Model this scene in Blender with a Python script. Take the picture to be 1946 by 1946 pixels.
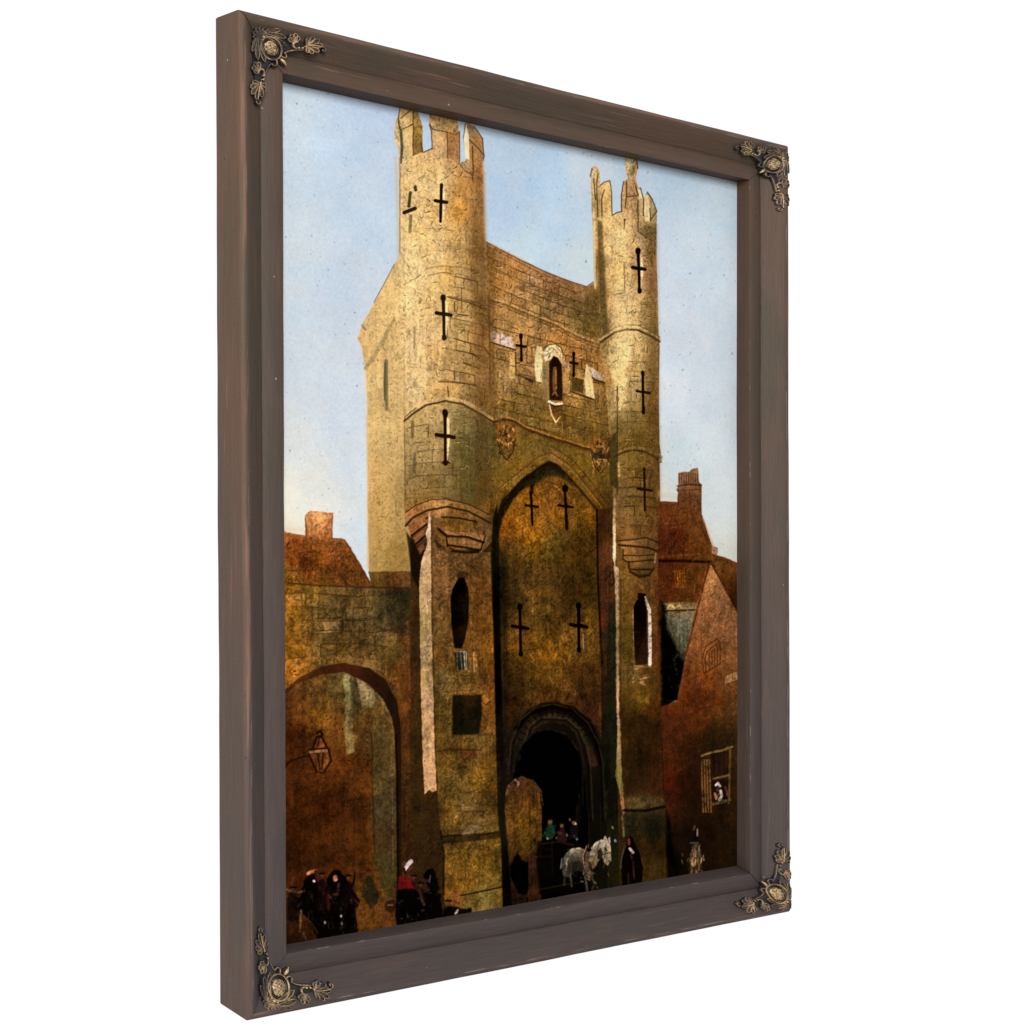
import bpy, math, random
import numpy as np
from mathutils import Matrix, Vector

# ------------------------------------------------------------------ camera, world, lamps, exposure
scene = bpy.context.scene
C = scene.collection
for o in list(bpy.data.objects):
    bpy.data.objects.remove(o)

def V(p):                       # frame space (x right, y up, z towards the viewer) -> Blender space
    return Vector((p[0], -p[2], p[1]))

cam_data = bpy.data.cameras.new("camera")
cam_data.sensor_width = 36.0
cam_data.lens = 62.625
cam_data.clip_start = 0.05
cam_data.clip_end = 60.0
cam = bpy.data.objects.new("camera", cam_data)
C.objects.link(cam)
_ax = [V((0.7458567, -0.0044852, 0.6660913)), V((-0.0214985, 0.9992943, 0.0308019)), V((-0.6657594, -0.0372938, 0.7452339))]
_m = Matrix(((_ax[0].x, _ax[1].x, _ax[2].x), (_ax[0].y, _ax[1].y, _ax[2].y), (_ax[0].z, _ax[1].z, _ax[2].z))).to_4x4()
_m.translation = V((-0.97508689, 0.42913344, 1.48646051))
cam.matrix_world = _m
scene.camera = cam

world = bpy.data.worlds.new("World")
scene.world = world
world.use_nodes = True
_bg = world.node_tree.nodes["Background"]
_bg.inputs[0].default_value = (1.0, 1.0, 1.0, 1.0)
_bg.inputs[1].default_value = 1.02

def area(name, loc, target, size, power, col):
    d = bpy.data.lights.new(name, 'AREA')
    d.shape = 'SQUARE'; d.size = size; d.energy = power; d.color = col
    o = bpy.data.objects.new(name, d); C.objects.link(o)
    o.location = loc
    o.rotation_euler = (Vector(target) - Vector(loc)).to_track_quat('-Z', 'Y').to_euler()
    return o
area("key_lamp", (-3.2, -0.30, 0.55), (0.4, 0, 0.5), 1.0, 200.0, (1.0, 0.80, 0.60))
area("front_lamp", (-1.9, -3.65, 1.7), (0.4, 0, 0.5), 1.6, 440.0, (0.97, 0.98, 1.0))

vs = scene.view_settings
vs.view_transform = 'Standard'; vs.look = 'None'; vs.exposure = 0.0; vs.gamma = 1.0
vs.use_curve_mapping = False
scene.cycles.max_bounces = 6

# ------------------------------------------------------------------ helpers
def tag(o, label=None, cat=None, group=None, kind=None):
    if label: o['label'] = label
    if cat: o['category'] = cat
    if group: o['group'] = group
    if kind: o['kind'] = kind

class MB:
    def __init__(s): s.v = []; s.f = []; s.a = {}
    def add(s, verts, faces, **attr):
        n = len(s.v); s.v += [tuple(v) for v in verts]; s.f += [tuple(i + n for i in f) for f in faces]
        for k, val in attr.items():
            s.a.setdefault(k, [])
            s.a[k] += list(val)
    def build(s, name, mat, parent, smooth=False):
        me = bpy.data.meshes.new(name)
        me.from_pydata([V(v) for v in s.v], [], s.f)
        for k, vals in s.a.items():
            isv = hasattr(vals[0], '__len__')
            at = me.attributes.new(k, 'FLOAT_VECTOR' if isv else 'FLOAT', 'POINT')
            at.data.foreach_set('vector' if isv else 'value', np.array(vals, dtype=np.float32).ravel())
        me.validate(); me.update()
        me.materials.append(mat)
        if smooth:
            me.polygons.foreach_set('use_smooth', [True] * len(me.polygons))
            if smooth != 'all':
                me.set_sharp_from_angle(angle=math.radians(smooth))
        o = bpy.data.objects.new(name, me); C.objects.link(o)
        o.parent = parent
        return o

class NT:
    """short hand for node trees"""
    def __init__(s, name):
        s.m = bpy.data.materials.new(name); s.m.use_nodes = True
        s.t = s.m.node_tree; s.b = s.t.nodes['Principled BSDF']
    def n(s, typ, ins=None, **props):
        nd = s.t.nodes.new(typ)
        for k, v in props.items(): setattr(nd, k, v)
        for k, v in (ins or {}).items():
            if isinstance(v, bpy.types.NodeSocket): s.t.links.new(v, nd.inputs[k])
            else: nd.inputs[k].default_value = v
        return nd
    def link(s, a, b): s.t.links.new(a, b)
    def math(s, op, a, b=0.0, c=0.0, clamp=False):
        return s.n('ShaderNodeMath', {0: a, 1: b, 2: c}, operation=op, use_clamp=clamp).outputs[0]
    def mix(s, f, a, b, blend='MIX'):
        nd = s.t.nodes.new('ShaderNodeMix'); nd.data_type = 'RGBA'; nd.blend_type = blend
        for k, v in ((0, f), (6, a), (7, b)):
            if isinstance(v, bpy.types.NodeSocket): s.t.links.new(v, nd.inputs[k])
            else: nd.inputs[k].default_value = v
        return nd.outputs[2]
    def ramp(s, f, lo, hi):
        return s.n('ShaderNodeMapRange', {0: f, 1: lo, 2: hi, 3: 0.0, 4: 1.0}, interpolation_type='SMOOTHSTEP').outputs[0]

def lin(c):
    return tuple((x / 255 / 12.92) if x / 255 <= 0.04045 else ((x / 255 + 0.055) / 1.055) ** 2.4 for x in c) + (1.0,)

# ------------------------------------------------------------------ frame proportions
W, D, B, D1, RC = 0.83635, 0.05104, 0.0560, 0.01522, 0.04141
# the old frame is a little out of square: how far each corner sits from true (x, y)
OUT = {'TL': (-.00783, -.00285), 'TR': (.00887, -.00394), 'BL': (.004, -.0039), 'BR': (-.00281, -.00225)}
BAK = {'TL': (-.00305, .00136), 'TR': (.00887, -.002), 'BL': (.00417, .00508), 'BR': (-.00281, .001)}
INN = {'TL': (-.00103, .00289), 'TR': (.00145, -.00055), 'BL': (.00376, -.00327), 'BR': (-.00984, -.00346)}
CAN = {'TL': (-.00088, .00242), 'TR': (.00727, .00228), 'BL': (.00361, -.00039), 'BR': (-.00475, .00365)}
SX = {'TL': 0, 'TR': 1, 'BL': 0, 'BR': 1}
SY = {'TL': 1, 'TR': 1, 'BL': 0, 'BR': 0}

def corner(k, a, z, av=None):
    """point of the frame near corner k: a = inset along x, av = inset along y, z = depth"""
    if av is None: av = a
    x = W - a if SX[k] else a
    y = 1 - av if SY[k] else av
    t = max(0.0, min(1.0, min(a, av) / B))
    zo = max(0.0, min(1.0, -z / D)); zi = max(0.0, min(1.0, (-z - D1) / (RC - D1)))
    ox = [OUT[k][i] * (1 - zo) + BAK[k][i] * zo for i in (0, 1)]
    ix = [INN[k][i] * (1 - zi) + CAN[k][i] * zi for i in (0, 1)]
    return (x + ox[0] * (1 - t) + ix[0] * t, y + ox[1] * (1 - t) + ix[1] * t, z)

# moulding section from the outside back edge to the inside back edge: (inset, depth)
def section():
    p = [(0.0, -D), (0.0, -.030), (0.0, -.0075), (.0002, -.0042), (.0012, -.0020), (.0032, -.0006), (.0055, -.0002), (.0078, -.0010)]
    for i in range(1, 13):
        t = i / 12
        p.append((.0078 + t * (.0325 - .0078), -.0008 - .0184 * t ** 1.05))
    p += [(.0328, -.0196), (.0333, -.0192), (.0340, -.0186), (.0400, -.0165), (.0480, -.0154), (.0540, -.0150), (.0555, -.0156), (.0560, -.0172)]
    p += [(.0560, -.028), (.0560, -RC - .0035), (.0460, -RC - .0035), (.0460, -D), (.02, -D)]
    return p
SEC = section()

def sec_len():
    L = [0.0]
    for i in range(1, len(SEC)):
        L.append(L[-1] + math.dist(SEC[i], SEC[i - 1]))
    return L
SL = sec_len()

# ------------------------------------------------------------------ materials of the frame
def wood_material():
    k = NT("brown_chalk_paint")
    at = k.n('ShaderNodeAttribute', attribute_name='rail').outputs['Vector']
    sp = k.n('ShaderNodeSeparateXYZ', {0: at})
    along, across, seed = sp.outputs
    def noise(sa, sc, scale=1.0, detail=4.0, rough=0.55, off=0.0):
        v = k.n('ShaderNodeCombineXYZ', {0: k.math('MULTIPLY', along, sa), 1: k.math('MULTIPLY', across, sc), 2: k.math('ADD', k.math('MULTIPLY', seed, 7.3), off)}).outputs[0]
        return k.n('ShaderNodeTexNoise', {'Vector': v, 'Scale': scale, 'Detail': detail, 'Roughness': rough}).outputs[0]
    streak = noise(16, 620, off=1.0)
    streak2 = noise(45, 1500, off=2.0)
    blot = noise(5, 14, off=3.0, detail=3)
    blot2 = noise(9, 40, off=4.0, detail=3)
    grain = noise(700, 900, off=5.0, detail=2)
    pos = k.n('ShaderNodeSeparateXYZ', {0: k.n('ShaderNodeNewGeometry').outputs['Position']})
    base = k.mix(k.ramp(blot, .40, .62), BASE_A, BASE_B)
    # lower frame: greyer paint, plus shade of the bottom slope put into the colour
    base = k.mix(k.math('MULTIPLY', k.ramp(pos.outputs[2], .75, .12), .75), base, BASE_C)
    base = k.mix(k.math('MULTIPLY', k.ramp(blot2, .52, .68), .35), base, BASE_D)
    var = k.math('ADD', k.math('MULTIPLY', streak, .62), k.math('ADD', k.math('MULTIPLY', streak2, .34), k.math('MULTIPLY', grain, .26)))
    base = k.mix(1.0, base, k.n('ShaderNodeCombineColor', {0: k.math('ADD', var, .40), 1: k.math('ADD', var, .40), 2: k.math('ADD', var, .40)}).outputs[0], 'MULTIPLY')
    # thin coat: copper tone of the wood shows through long strokes
    thin = k.math('MULTIPLY', k.ramp(noise(9, 260, off=6.0, detail=5), .60, .74), k.ramp(noise(4, 9, off=7.0, detail=1), .46, .62))
    base = k.mix(k.math('MULTIPLY', thin, .35), base, WEAR)
    # rubbed outer edge
    d_edge = k.math('ABSOLUTE', k.math('SUBTRACT', across, LIP))
    edge = k.math('MULTIPLY', k.ramp(d_edge, .0042, .0008), k.ramp(noise(7, 200, off=8.0, detail=5), .46, .64))
    base = k.mix(k.math('MULTIPLY', edge, .38), base, WEAR)
    edge2 = k.math('MULTIPLY', k.ramp(k.math('ABSOLUTE', k.math('SUBTRACT', across, LIP + .0030)), .0011, .0003), k.ramp(noise(30, 500, off=9.0, detail=5), .50, .60))
    base = k.mix(k.math('MULTIPLY', edge2, .2), base, CHALK)
    edge3 = k.math('MULTIPLY', k.ramp(k.math('ABSOLUTE', k.math('SUBTRACT', across, INLIP)), .0010, .0003), k.ramp(noise(55, 300, off=10.0, detail=4), .60, .66))
    base = k.mix(k.math('MULTIPLY', edge3, .25), base, CHALK)
    # chips and specks
    vv = k.n('ShaderNodeCombineXYZ', {0: k.math('MULTIPLY', along, 62), 1: k.math('MULTIPLY', across, 75), 2: seed}).outputs[0]
    vo = k.n('ShaderNodeTexVoronoi', {'Vector': vv, 'Scale': 1.0, 'Randomness': 1.0})
    pick = k.n('ShaderNodeSeparateColor', {0: vo.outputs['Color']})
    size = k.math('MULTIPLY', k.ramp(pick.outputs[0], .84, 1.0), .08)
    dist = k.math('ADD', vo.outputs['Distance'], k.math('MULTIPLY', k.math('SUBTRACT', noise(400, 400, off=11.0), .5), .16))
    chip = k.math('MULTIPLY', k.math('LESS_THAN', dist, size), .6)
    base = k.mix(chip, base, CHALK)
    v2 = k.n('ShaderNodeCombineXYZ', {0: k.math('MULTIPLY', along, 45), 1: k.math('MULTIPLY', across, 60), 2: k.math('ADD', seed, 31.0)}).outputs[0]
    vd = k.n('ShaderNodeTexVoronoi', {'Vector': v2, 'Scale': 1.0})
    pk = k.n('ShaderNodeSeparateColor', {0: vd.outputs['Color']})
    dk = k.math('LESS_THAN', vd.outputs['Distance'], k.math('MULTIPLY', k.ramp(pk.outputs[1], .75, 1.0), .08))
    base = k.mix(k.math('MULTIPLY', dk, .8), base, lin((30, 22, 18)))
    k.link(base, k.b.inputs['Base Color'])
    k.b.inputs['Specular IOR Level'].default_value = .10
    k.b.inputs['Roughness'].default_value = .55
    h = k.math('ADD', k.math('MULTIPLY', streak, .6), k.math('ADD', k.math('MULTIPLY', streak2, .5), k.math('MULTIPLY', chip, -.8)))
    bp = k.n('ShaderNodeBump', {'Strength': .6, 'Distance': .0011, 'Height': h})
    k.link(bp.outputs[0], k.b.inputs['Normal'])
    return k.m
LIP = SL[5]
INLIP = SL[SEC.index((.0555, -.0156))]
def dim(c, f=.52): return tuple(x * f for x in lin(c)[:3]) + (1.0,)
BASE_A = dim((74, 57, 46)); BASE_B = dim((66, 56, 45)); BASE_C = dim((60, 54, 54)); BASE_D = dim((80, 62, 54))
WEAR = dim((136, 96, 76)); CHALK = dim((160, 150, 142))
wood = wood_material()

def plain(name, col, rough=.8, spec=.1, metal=0.0, nscale=0.0, namp=.2):
    k = NT(name)
    if nscale:
        co = k.n('ShaderNodeTexCoord').outputs['Object']
        nz = k.n('ShaderNodeTexNoise', {'Vector': co, 'Scale': nscale, 'Detail': 4.0}).outputs[0]
        f = k.math('ADD', k.math('MULTIPLY', k.math('SUBTRACT', nz, .5), namp * 2), 1.0)
        k.link(k.mix(1.0, lin(col), k.n('ShaderNodeCombineColor', {0: f, 1: f, 2: f}).outputs[0], 'MULTIPLY'), k.b.inputs['Base Color'])
    else:
        k.b.inputs['Base Color'].default_value = lin(col)
    k.b.inputs['Roughness'].default_value = rough
    k.b.inputs['Specular IOR Level'].default_value = spec
    k.b.inputs['Metallic'].default_value = metal
    return k.m
board_mat = plain("hardboard", (104, 80, 56), nscale=60)

root = bpy.data.objects.new("framed_painting", None)
C.objects.link(root)
tag(root, "tall painting of a stone gatehouse in a brown wooden frame with brass corner ornaments", "framed painting")

# ------------------------------------------------------------------ the four mitred rails
def rail(k0, k1, seed, label):
    rnd = random.Random(seed)
    n = 46
    tt = [0.0, .0011] + [i / n for i in range(1, n)] + [1 - .0011, 1.0]
    ph = [rnd.uniform(0, 6.28) for _ in range(4)]
    verts, at = [], []
    ns = len(SEC)
    # inward normals of the section, for the sunk mitre joint
    nor = []
    for i in range(ns):
        a, b = SEC[i - 1], SEC[(i + 1) % ns]
        dx, dz = b[0] - a[0], b[1] - a[1]
        l = math.hypot(dx, dz) or 1
        nor.append((dz / l, -dx / l))
    for ti, t in enumerate(tt):
        sink = .0011 if ti in (0, len(tt) - 1) else 0.0
        wob = .00022 * (math.sin(t * 9 + ph[0]) + .7 * math.sin(t * 23 + ph[1])) * math.sin(math.pi * t)
        for i, (a, z) in enumerate(SEC):
            aa = a + nor[i][0] * sink; zz = z + nor[i][1] * sink
            loc = wob + .00010 * math.sin(t * 61 + i * 1.3 + ph[2]) * math.sin(math.pi * t)
            p0 = corner(k0, aa, zz); p1 = corner(k1, aa, zz)
            x = p0[0] + (p1[0] - p0[0]) * t; y = p0[1] + (p1[1] - p0[1]) * t
            if SY[k0] == SY[k1]: y += loc
            else: x += loc
            verts.append((x, y, zz + loc * .5))
            at.append((t * (W if SY[k0] == SY[k1] else 1.0), SL[i], seed))
    m = MB()
    faces = []
    for j in range(len(tt) - 1):
        for i in range(ns):
            i2 = (i + 1) % ns
            faces.append((j * ns + i, j * ns + i2, (j + 1) * ns + i2, (j + 1) * ns + i))
    faces.append(tuple(range(ns - 1, -1, -1)))
    faces.append(tuple((len(tt) - 1) * ns + i for i in range(ns)))
    m.add(verts, faces, rail=at)
    o = m.build("frame_rail", wood, root, smooth=38)
    # make every face look outwards
    import bmesh
    bm = bmesh.new(); bm.from_mesh(o.data); bmesh.ops.recalc_face_normals(bm, faces=bm.faces); bm.to_mesh(o.data); bm.free()
    if label: o['label'] = label
    return o
rail('TL', 'BL', 1.0, "long left rail with its warm brown outer side showing")
rail('TL', 'TR', 2.0, "top rail with small pale chips along its inner edge")
rail('TR', 'BR', 3.0, "long right rail with its inner reveal showing")
rail('BL', 'BR', 4.0, "greyer bottom rail with brush streaks")

# backing board behind the canvas
bb = MB()
ax0, ax1, ay0, ay1 = .047, W - .047, .047, 1 - .047
z0, z1 = -RC - .0036, -RC - .0070
vv_ = [(x, y, z) for z in (z0, z1) for (x, y) in ((ax0, ay0), (ax1, ay0), (ax1, ay1), (ax0, ay1))]
bb.add(vv_, [(0, 1, 2, 3), (7, 6, 5, 4), (0, 4, 5, 1), (1, 5, 6, 2), (2, 6, 7, 3), (3, 7, 4, 0)])
bb.build("backing_board", board_mat, root)

# ------------------------------------------------------------------ brass corner ornaments
def brass_material():
    k = NT("antique_brass")
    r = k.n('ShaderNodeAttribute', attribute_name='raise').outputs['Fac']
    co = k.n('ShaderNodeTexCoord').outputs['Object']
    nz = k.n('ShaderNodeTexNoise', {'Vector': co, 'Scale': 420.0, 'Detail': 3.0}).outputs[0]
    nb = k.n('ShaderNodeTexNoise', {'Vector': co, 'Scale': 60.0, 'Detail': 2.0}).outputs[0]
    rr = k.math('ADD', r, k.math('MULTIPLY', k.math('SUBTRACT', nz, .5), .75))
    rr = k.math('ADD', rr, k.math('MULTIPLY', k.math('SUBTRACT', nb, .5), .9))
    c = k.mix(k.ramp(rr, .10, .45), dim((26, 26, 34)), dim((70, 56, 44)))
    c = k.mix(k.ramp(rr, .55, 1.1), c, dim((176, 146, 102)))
    k.link(c, k.b.inputs['Base Color'])
    k.b.inputs['Metallic'].default_value = .25
    k.b.inputs['Specular IOR Level'].default_value = .3
    k.b.inputs['Roughness'].default_value = .42
    bp = k.n('ShaderNodeBump', {'Strength': .5, 'Distance': .0005, 'Height': nz})
    k.link(bp.outputs[0], k.b.inputs['Normal'])
    return k.m
brass = brass_material()

def obase(u, v):
    a = min(u, v)
    a2 = math.sqrt(max(a, 0.0)) * math.sqrt(max(a, 0.0))
    return -0.0032 - 0.335 * max(0.0, min(a2, .036) - .006)

# how each cast piece was set down on its corner (shift, stretch and lean of the same casting)
SET = {'TL': [[0.0087, 0.9568, -0.0935], [0.0059, -0.058, 0.8476]], 'TR': [[-0.0128, 1.0694, 0.004], [0.0008, -0.0388, 0.8581]], 'BL': [[0.0157, 0.9059, -0.2211], [-0.0059, 0.0131, 0.9024]], 'BR': [[-0.0183, 1.0927, 0.0587], [-0.0083, 0.0666, 0.9181]]}

class Orn:
    """relief pieces drawn in corner space: u, v = inset from the two outer edges, h = height over the bed"""
    def __init__(s, k): s.k = k; s.m = MB()
    def P(s, u, v, h):
        (a, b, c), (d, e, f) = SET[s.k]
        u, v = a + b * u + c * v, d + e * u + f * v
        u, v = (.5 * (q + math.sqrt(q * q + 4 * .0032 ** 2)) for q in (u, v))
        return corner(s.k, u, obase(u, v) + h, v)
    def tube(s, path, rad, h=.0022, flat=.8, closed=False, gold=.8, taper=False):
        n = len(path); rs = 8; verts = []; at = []; faces = []
        for i, (u, v) in enumerate(path):
            if closed: a, b = path[i - 1], path[(i + 1) % n]
            else: a, b = path[max(i - 1, 0)], path[min(i + 1, n - 1)]
            tx, ty = b[0] - a[0], b[1] - a[1]; l = math.hypot(tx, ty) or 1; tx /= l; ty /= l
            t = i / max(n - 1, 1)
            r = rad(t) if callable(rad) else rad
            hh = h(t) if callable(h) else h
            for q in range(rs):
                an = math.pi * (q / (rs - 1)) if True else 0
                c, sn = math.cos(an), math.sin(an)
                verts.append(s.P(u - ty * r * c, v + tx * r * c, hh + flat * r * sn * 1.4 - (.0035 if q in (0, rs - 1) else 0)))
                at.append(gold * sn)
        nn = n if closed else n - 1
        for i in range(nn):
            j = (i + 1) % n
            for q in range(rs - 1):
                faces.append((i * rs + q, i * rs + q + 1, j * rs + q + 1, j * rs + q))
        if not closed:
            faces.append(tuple(range(rs))); faces.append(tuple((n - 1) * rs + q for q in range(rs - 1, -1, -1)))
        s.m.add(verts, faces, **{'raise': at})
    def dome(s, u0, v0, ru, rv, ang, h0, h1, gold=.9, bumps=0.0, rings=7, seg=22, seed=1):
        rnd = random.Random(seed); verts = []; at = []; faces = []
        ca, sa = math.cos(ang), math.sin(ang)
        for i in range(rings + 1):
            t = i / rings
            for q in range(seg):
                a = 2 * math.pi * q / seg
                x, y = ru * t * math.cos(a), rv * t * math.sin(a)
                b = bumps * rnd.uniform(-1, 1) * (t < .92)
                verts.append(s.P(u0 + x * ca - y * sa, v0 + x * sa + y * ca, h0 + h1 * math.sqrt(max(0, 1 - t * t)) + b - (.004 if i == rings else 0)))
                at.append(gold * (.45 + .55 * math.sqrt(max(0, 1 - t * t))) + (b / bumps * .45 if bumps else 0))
        for i in range(rings):
            for q in range(seg):
                q2 = (q + 1) % seg
                faces.append((i * seg + q, i * seg + q2, (i + 1) * seg + q2, (i + 1) * seg + q))
        s.m.add(verts, faces, **{'raise': at})
    def petal(s, u, v, ang, L, wd, curve=0.0, h=.0018, gold=.8):
        """teardrop with a raised rim and a sunken middle, starting at (u, v)"""
        ca, sa = math.cos(ang), math.sin(ang); out = []; n = 9
        def at_(t, w):
            x = L * t; y = w * wd + curve * t * t
            return (u + x * ca - y * sa, v + x * sa + y * ca)
        wf = lambda t: .12 + .88 * math.sin(math.pi * min(1, t) ** 1.5 * .86 + .08) if t < 1 else 0.0
        for i in range(n): t = i / n; out.append(at_(t, wf(t)))
        out.append(at_(1.02, 0))
        for i in range(n - 1, -1, -1): t = i / n; out.append(at_(t, -wf(t)))
        s.tube(out, max(.00055, wd * .30), h=lambda t: h + .0008 * math.sin(math.pi * t), closed=True, gold=gold)
        # sunken middle
        verts = [s.P(*at_(.5, 0), h + .0012)]; at = [.42]
        for p in out: verts.append(s.P(p[0], p[1], h - .0002)); at.append(.14)
        faces = [(0, i, i % len(out) + 1) for i in range(1, len(out) + 1)]
        s.m.add(verts, faces, **{'raise': at})
    def plate(s, pts, h=.0006):
        n = len(pts)
        verts = [s.P(u, v, h) for u, v in pts] + [s.P(u, v, h - .0035) for u, v in pts]
        # triangulate as fan from centroid for gently curved bed
        cu = sum(p[0] for p in pts) / n; cv = sum(p[1] for p in pts) / n
        verts.append(s.P(cu, cv, h))
        faces = [(2 * n, i, (i + 1) % n) for i in range(n)] + [(i, (i + 1) % n, n + (i + 1) % n, n + i) for i in range(n)]
        s.m.add(verts, faces, **{'raise': [0.0] * len(verts)})
    def done(s, name, parent):
        return s.m.build(name, brass, parent, smooth=60)

def spiral(cu, cv, r0, r1, a0, a1, n=14):
    return [(cu + (r0 + (r1 - r0) * i / n) * math.cos(a0 + (a1 - a0) * i / n), cv + (r0 + (r1 - r0) * i / n) * math.sin(a0 + (a1 - a0) * i / n)) for i in range(n + 1)]
def bez(p0, p1, p2, p3, n=14):
    o = []
    for i in range(n + 1):
        t = i / n; a, b, c, d = (1 - t) ** 3, 3 * t * (1 - t) ** 2, 3 * t * t * (1 - t), t ** 3
        o.append((a * p0[0] + b * p1[0] + c * p2[0] + d * p3[0], a * p0[1] + b * p1[1] + c * p2[1] + d * p3[1]))
    return o

def ornament(k, seed, label):
    root_o = bpy.data.objects.new("corner_ornament", None)
    C.objects.link(root_o); root_o.parent = root
    if label: root_o['label'] = label
    D45 = math.pi / 4
    mc = .0345
    # backing web
    o = Orn(k)
    o.plate([(.016, .017), (.030, .0125), (.050, .013), (.060, .0145), (.072, .018), (.078, .0235), (.076, .029), (.064, .0305), (.056, .0355), (.052, .044),
             (.049, .049), (.044, .052), (.0355, .056), (.0305, .064), (.029, .076), (.0235, .078), (.018, .072), (.0145, .060), (.013, .050), (.0125, .030)])
    o.done("backing_web", root_o)
    # medallion: domed oval with worn relief
    o = Orn(k)
    o.dome(mc, mc, .0112, .0088, D45, .0030, .0036, gold=.95, bumps=.00040, rings=10, seg=34, seed=seed)
    o.done("medallion", root_o)
    o = Orn(k)
    ring = []
    for i in range(40):
        a = 2 * math.pi * i / 40
        x, y = .0152 * math.cos(a), .0122 * math.sin(a)
        ring.append((mc + x * math.cos(D45) - y * math.sin(D45), mc + x * math.sin(D45) + y * math.cos(D45)))
    o.tube(ring, .0015, h=.0034, closed=True, gold=.85)
    ring2 = []
    for i in range(36):
        a = 2 * math.pi * i / 36
        x, y = .0124 * math.cos(a), .0098 * math.sin(a)
        ring2.append((mc + x * math.cos(D45) - y * math.sin(D45), mc + x * math.sin(D45) + y * math.cos(D45)))
    o.tube(ring2, .0006, h=.0026, closed=True, gold=.35)
    o.done("medallion_ring", root_o)
    # shell fan towards the outer corner
    o = Orn(k)
    fc = .0215
    for i, da in enumerate((-80, -54, -28, 0, 28, 54, 80)):
        L = (.0105, .0118, .0128, .0130, .0128, .0118, .0105)[i]
        o.petal(fc, fc, D45 + math.pi + math.radians(da), L, .0026, h=.0022, gold=.65)
    o.dome(fc + .001, fc + .001, .0020, .0020, 0, .0048, .0016, gold=1.0)
    o.dome(fc + .0045, fc - .0010, .0013, .0013, 0, .0048, .0012, gold=.9)
    o.dome(fc - .0010, fc + .0045, .0013, .0013, 0, .0048, .0012, gold=.9)
    o.done("shell_fan", root_o)
    # spindle towards the opening
    o = Orn(k)
    sp = [(.0465 + i * .00095, .0465 + i * .00095) for i in range(9)]
    o.tube(sp, lambda t: .0006 + .0019 * math.sin(math.pi * min(1, t * 1.05 + .05)) ** .8, h=.0052, gold=1.15)
    o.done("spindle", root_o)
    for sw in (0, 1):
        X = (lambda p: (p[1], p[0])) if sw else (lambda p: p)
        def A(d):   # mirror an angle across the diagonal
            d = math.radians(d)
            return (math.pi / 2 - d) if sw else d
        sg = -1 if sw else 1
        # long plumes beside the medallion
        o = Orn(k)
        for (u, v, d, L, wd, cv) in ((.0240, .0205, 4, .0285, .0028, .0060), (.0245, .0170, -6, .0255, .0027, .0040), (.0235, .0150, -18, .0190, .0023, .0008), (.0225, .0165, -34, .0120, .0018, 0)):
            p = X((u, v)); o.petal(p[0], p[1], A(d), L, wd, curve=sg * cv, h=.0028, gold=.75)
        o.done("plume", root_o)
        # scrolls
        for nm, path, rad, h, g in (
                ("scroll", bez((.0480, .0420), (.0560, .0470), (.0575, .0385), (.0525, .0375)), lambda t: .0012 - .0004 * t, .0034, .8),
                ("border_strand", bez((.0525, .0375), (.0570, .0330), (.0640, .0315), (.0760, .0295)), .0009, .0026, .75),
                ("ring_scroll", spiral(.0655, .0245, .0048, .0034, math.radians(60), math.radians(300)), lambda t: .0010 + .0006 * math.sin(math.pi * t), .0030, .85),
                ("tip_curl", spiral(.1015, .0255, .0034, .0008, math.radians(-110), math.radians(200), 16), lambda t: .0012 + .0002 * t, .0026, .7)):
            o = Orn(k); o.tube([X(p) for p in path], rad, h=h, gold=g); o.done(nm, root_o)
        # small palmette
        o = Orn(k)
        for d, L in ((-158, .0100), (-130, .0122), (-101, .0118), (-72, .0085)):
            p = X((.0635, .0225)); o.petal(p[0], p[1], A(d), L, .0027, h=.0034, gold=.8)
        o.done("palmette", root_o)
        # leaf spray at the end of the arm
        o = Orn(k)
        for d, L, wd in ((-92, .0105, .0025), (-64, .0145, .0027), (-37, .0175, .0028), (-10, .0200, .0028), (16, .0170, .0026), (43, .0125, .0025), (72, .0085, .0022)):
            p = X((.0790, .0240)); o.petal(p[0], p[1], A(d), L, wd, h=.0032, gold=.8)
        o.tube([X(p) for p in bez((.0790, .0240), (.0860, .0225), (.0930, .0220), (.0990, .0225))], lambda t: .0012 - .0006 * t, h=.0052, gold=1.0)
        o.done("leaf_spray", root_o)
        for (u, v, r) in ((.0690, .0285, .0016), (.0738, .0278, .0015), (.0780, .0250, .0016)):
            o = Orn(k); p = X((u, v)); o.dome(p[0], p[1], r, r, 0, .0040, .0016, gold=1.0, rings=4, seg=10); o.done("bead", root_o)
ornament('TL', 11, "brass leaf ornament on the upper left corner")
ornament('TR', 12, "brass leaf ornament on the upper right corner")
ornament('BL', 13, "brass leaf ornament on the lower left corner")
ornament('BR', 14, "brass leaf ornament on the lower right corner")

LIGHT_ON_CANVAS = np.array([2.95, 2.95, 2.95])
# ------------------------------------------------------------------ the painted canvas
# The picture is painted stroke by stroke below in the coordinates of a tracing; PLANE rectifies
# the tracing onto the flat canvas. The result is stored as pigment (a colour attribute).
PLANE = np.array([[5.695996100067075e-4, 8.954239024879496e-07, -0.24196543146660918],
                  [-9.318738839963641e-05, -4.818884699721595e-4, 0.9656407008721041],
                  [-2.1206827067735674e-4, 9.806619665602812e-06, 1.0]])
IPL = np.linalg.inv(PLANE)
CX0, CX1, CY0, CY1 = B - .007, W - B + .014, B - .010, 1 - B + .010
NX, NY = 960, 1480
gx = np.linspace(CX0, CX1, NX); gy = np.linspace(CY1, CY0, NY)
GX, GY = np.meshgrid(gx, gy)
_w = IPL[2, 0] * GX + IPL[2, 1] * GY + IPL[2, 2]
PX = ((IPL[0, 0] * GX + IPL[0, 1] * GY + IPL[0, 2]) / _w).astype(np.float32)
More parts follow.
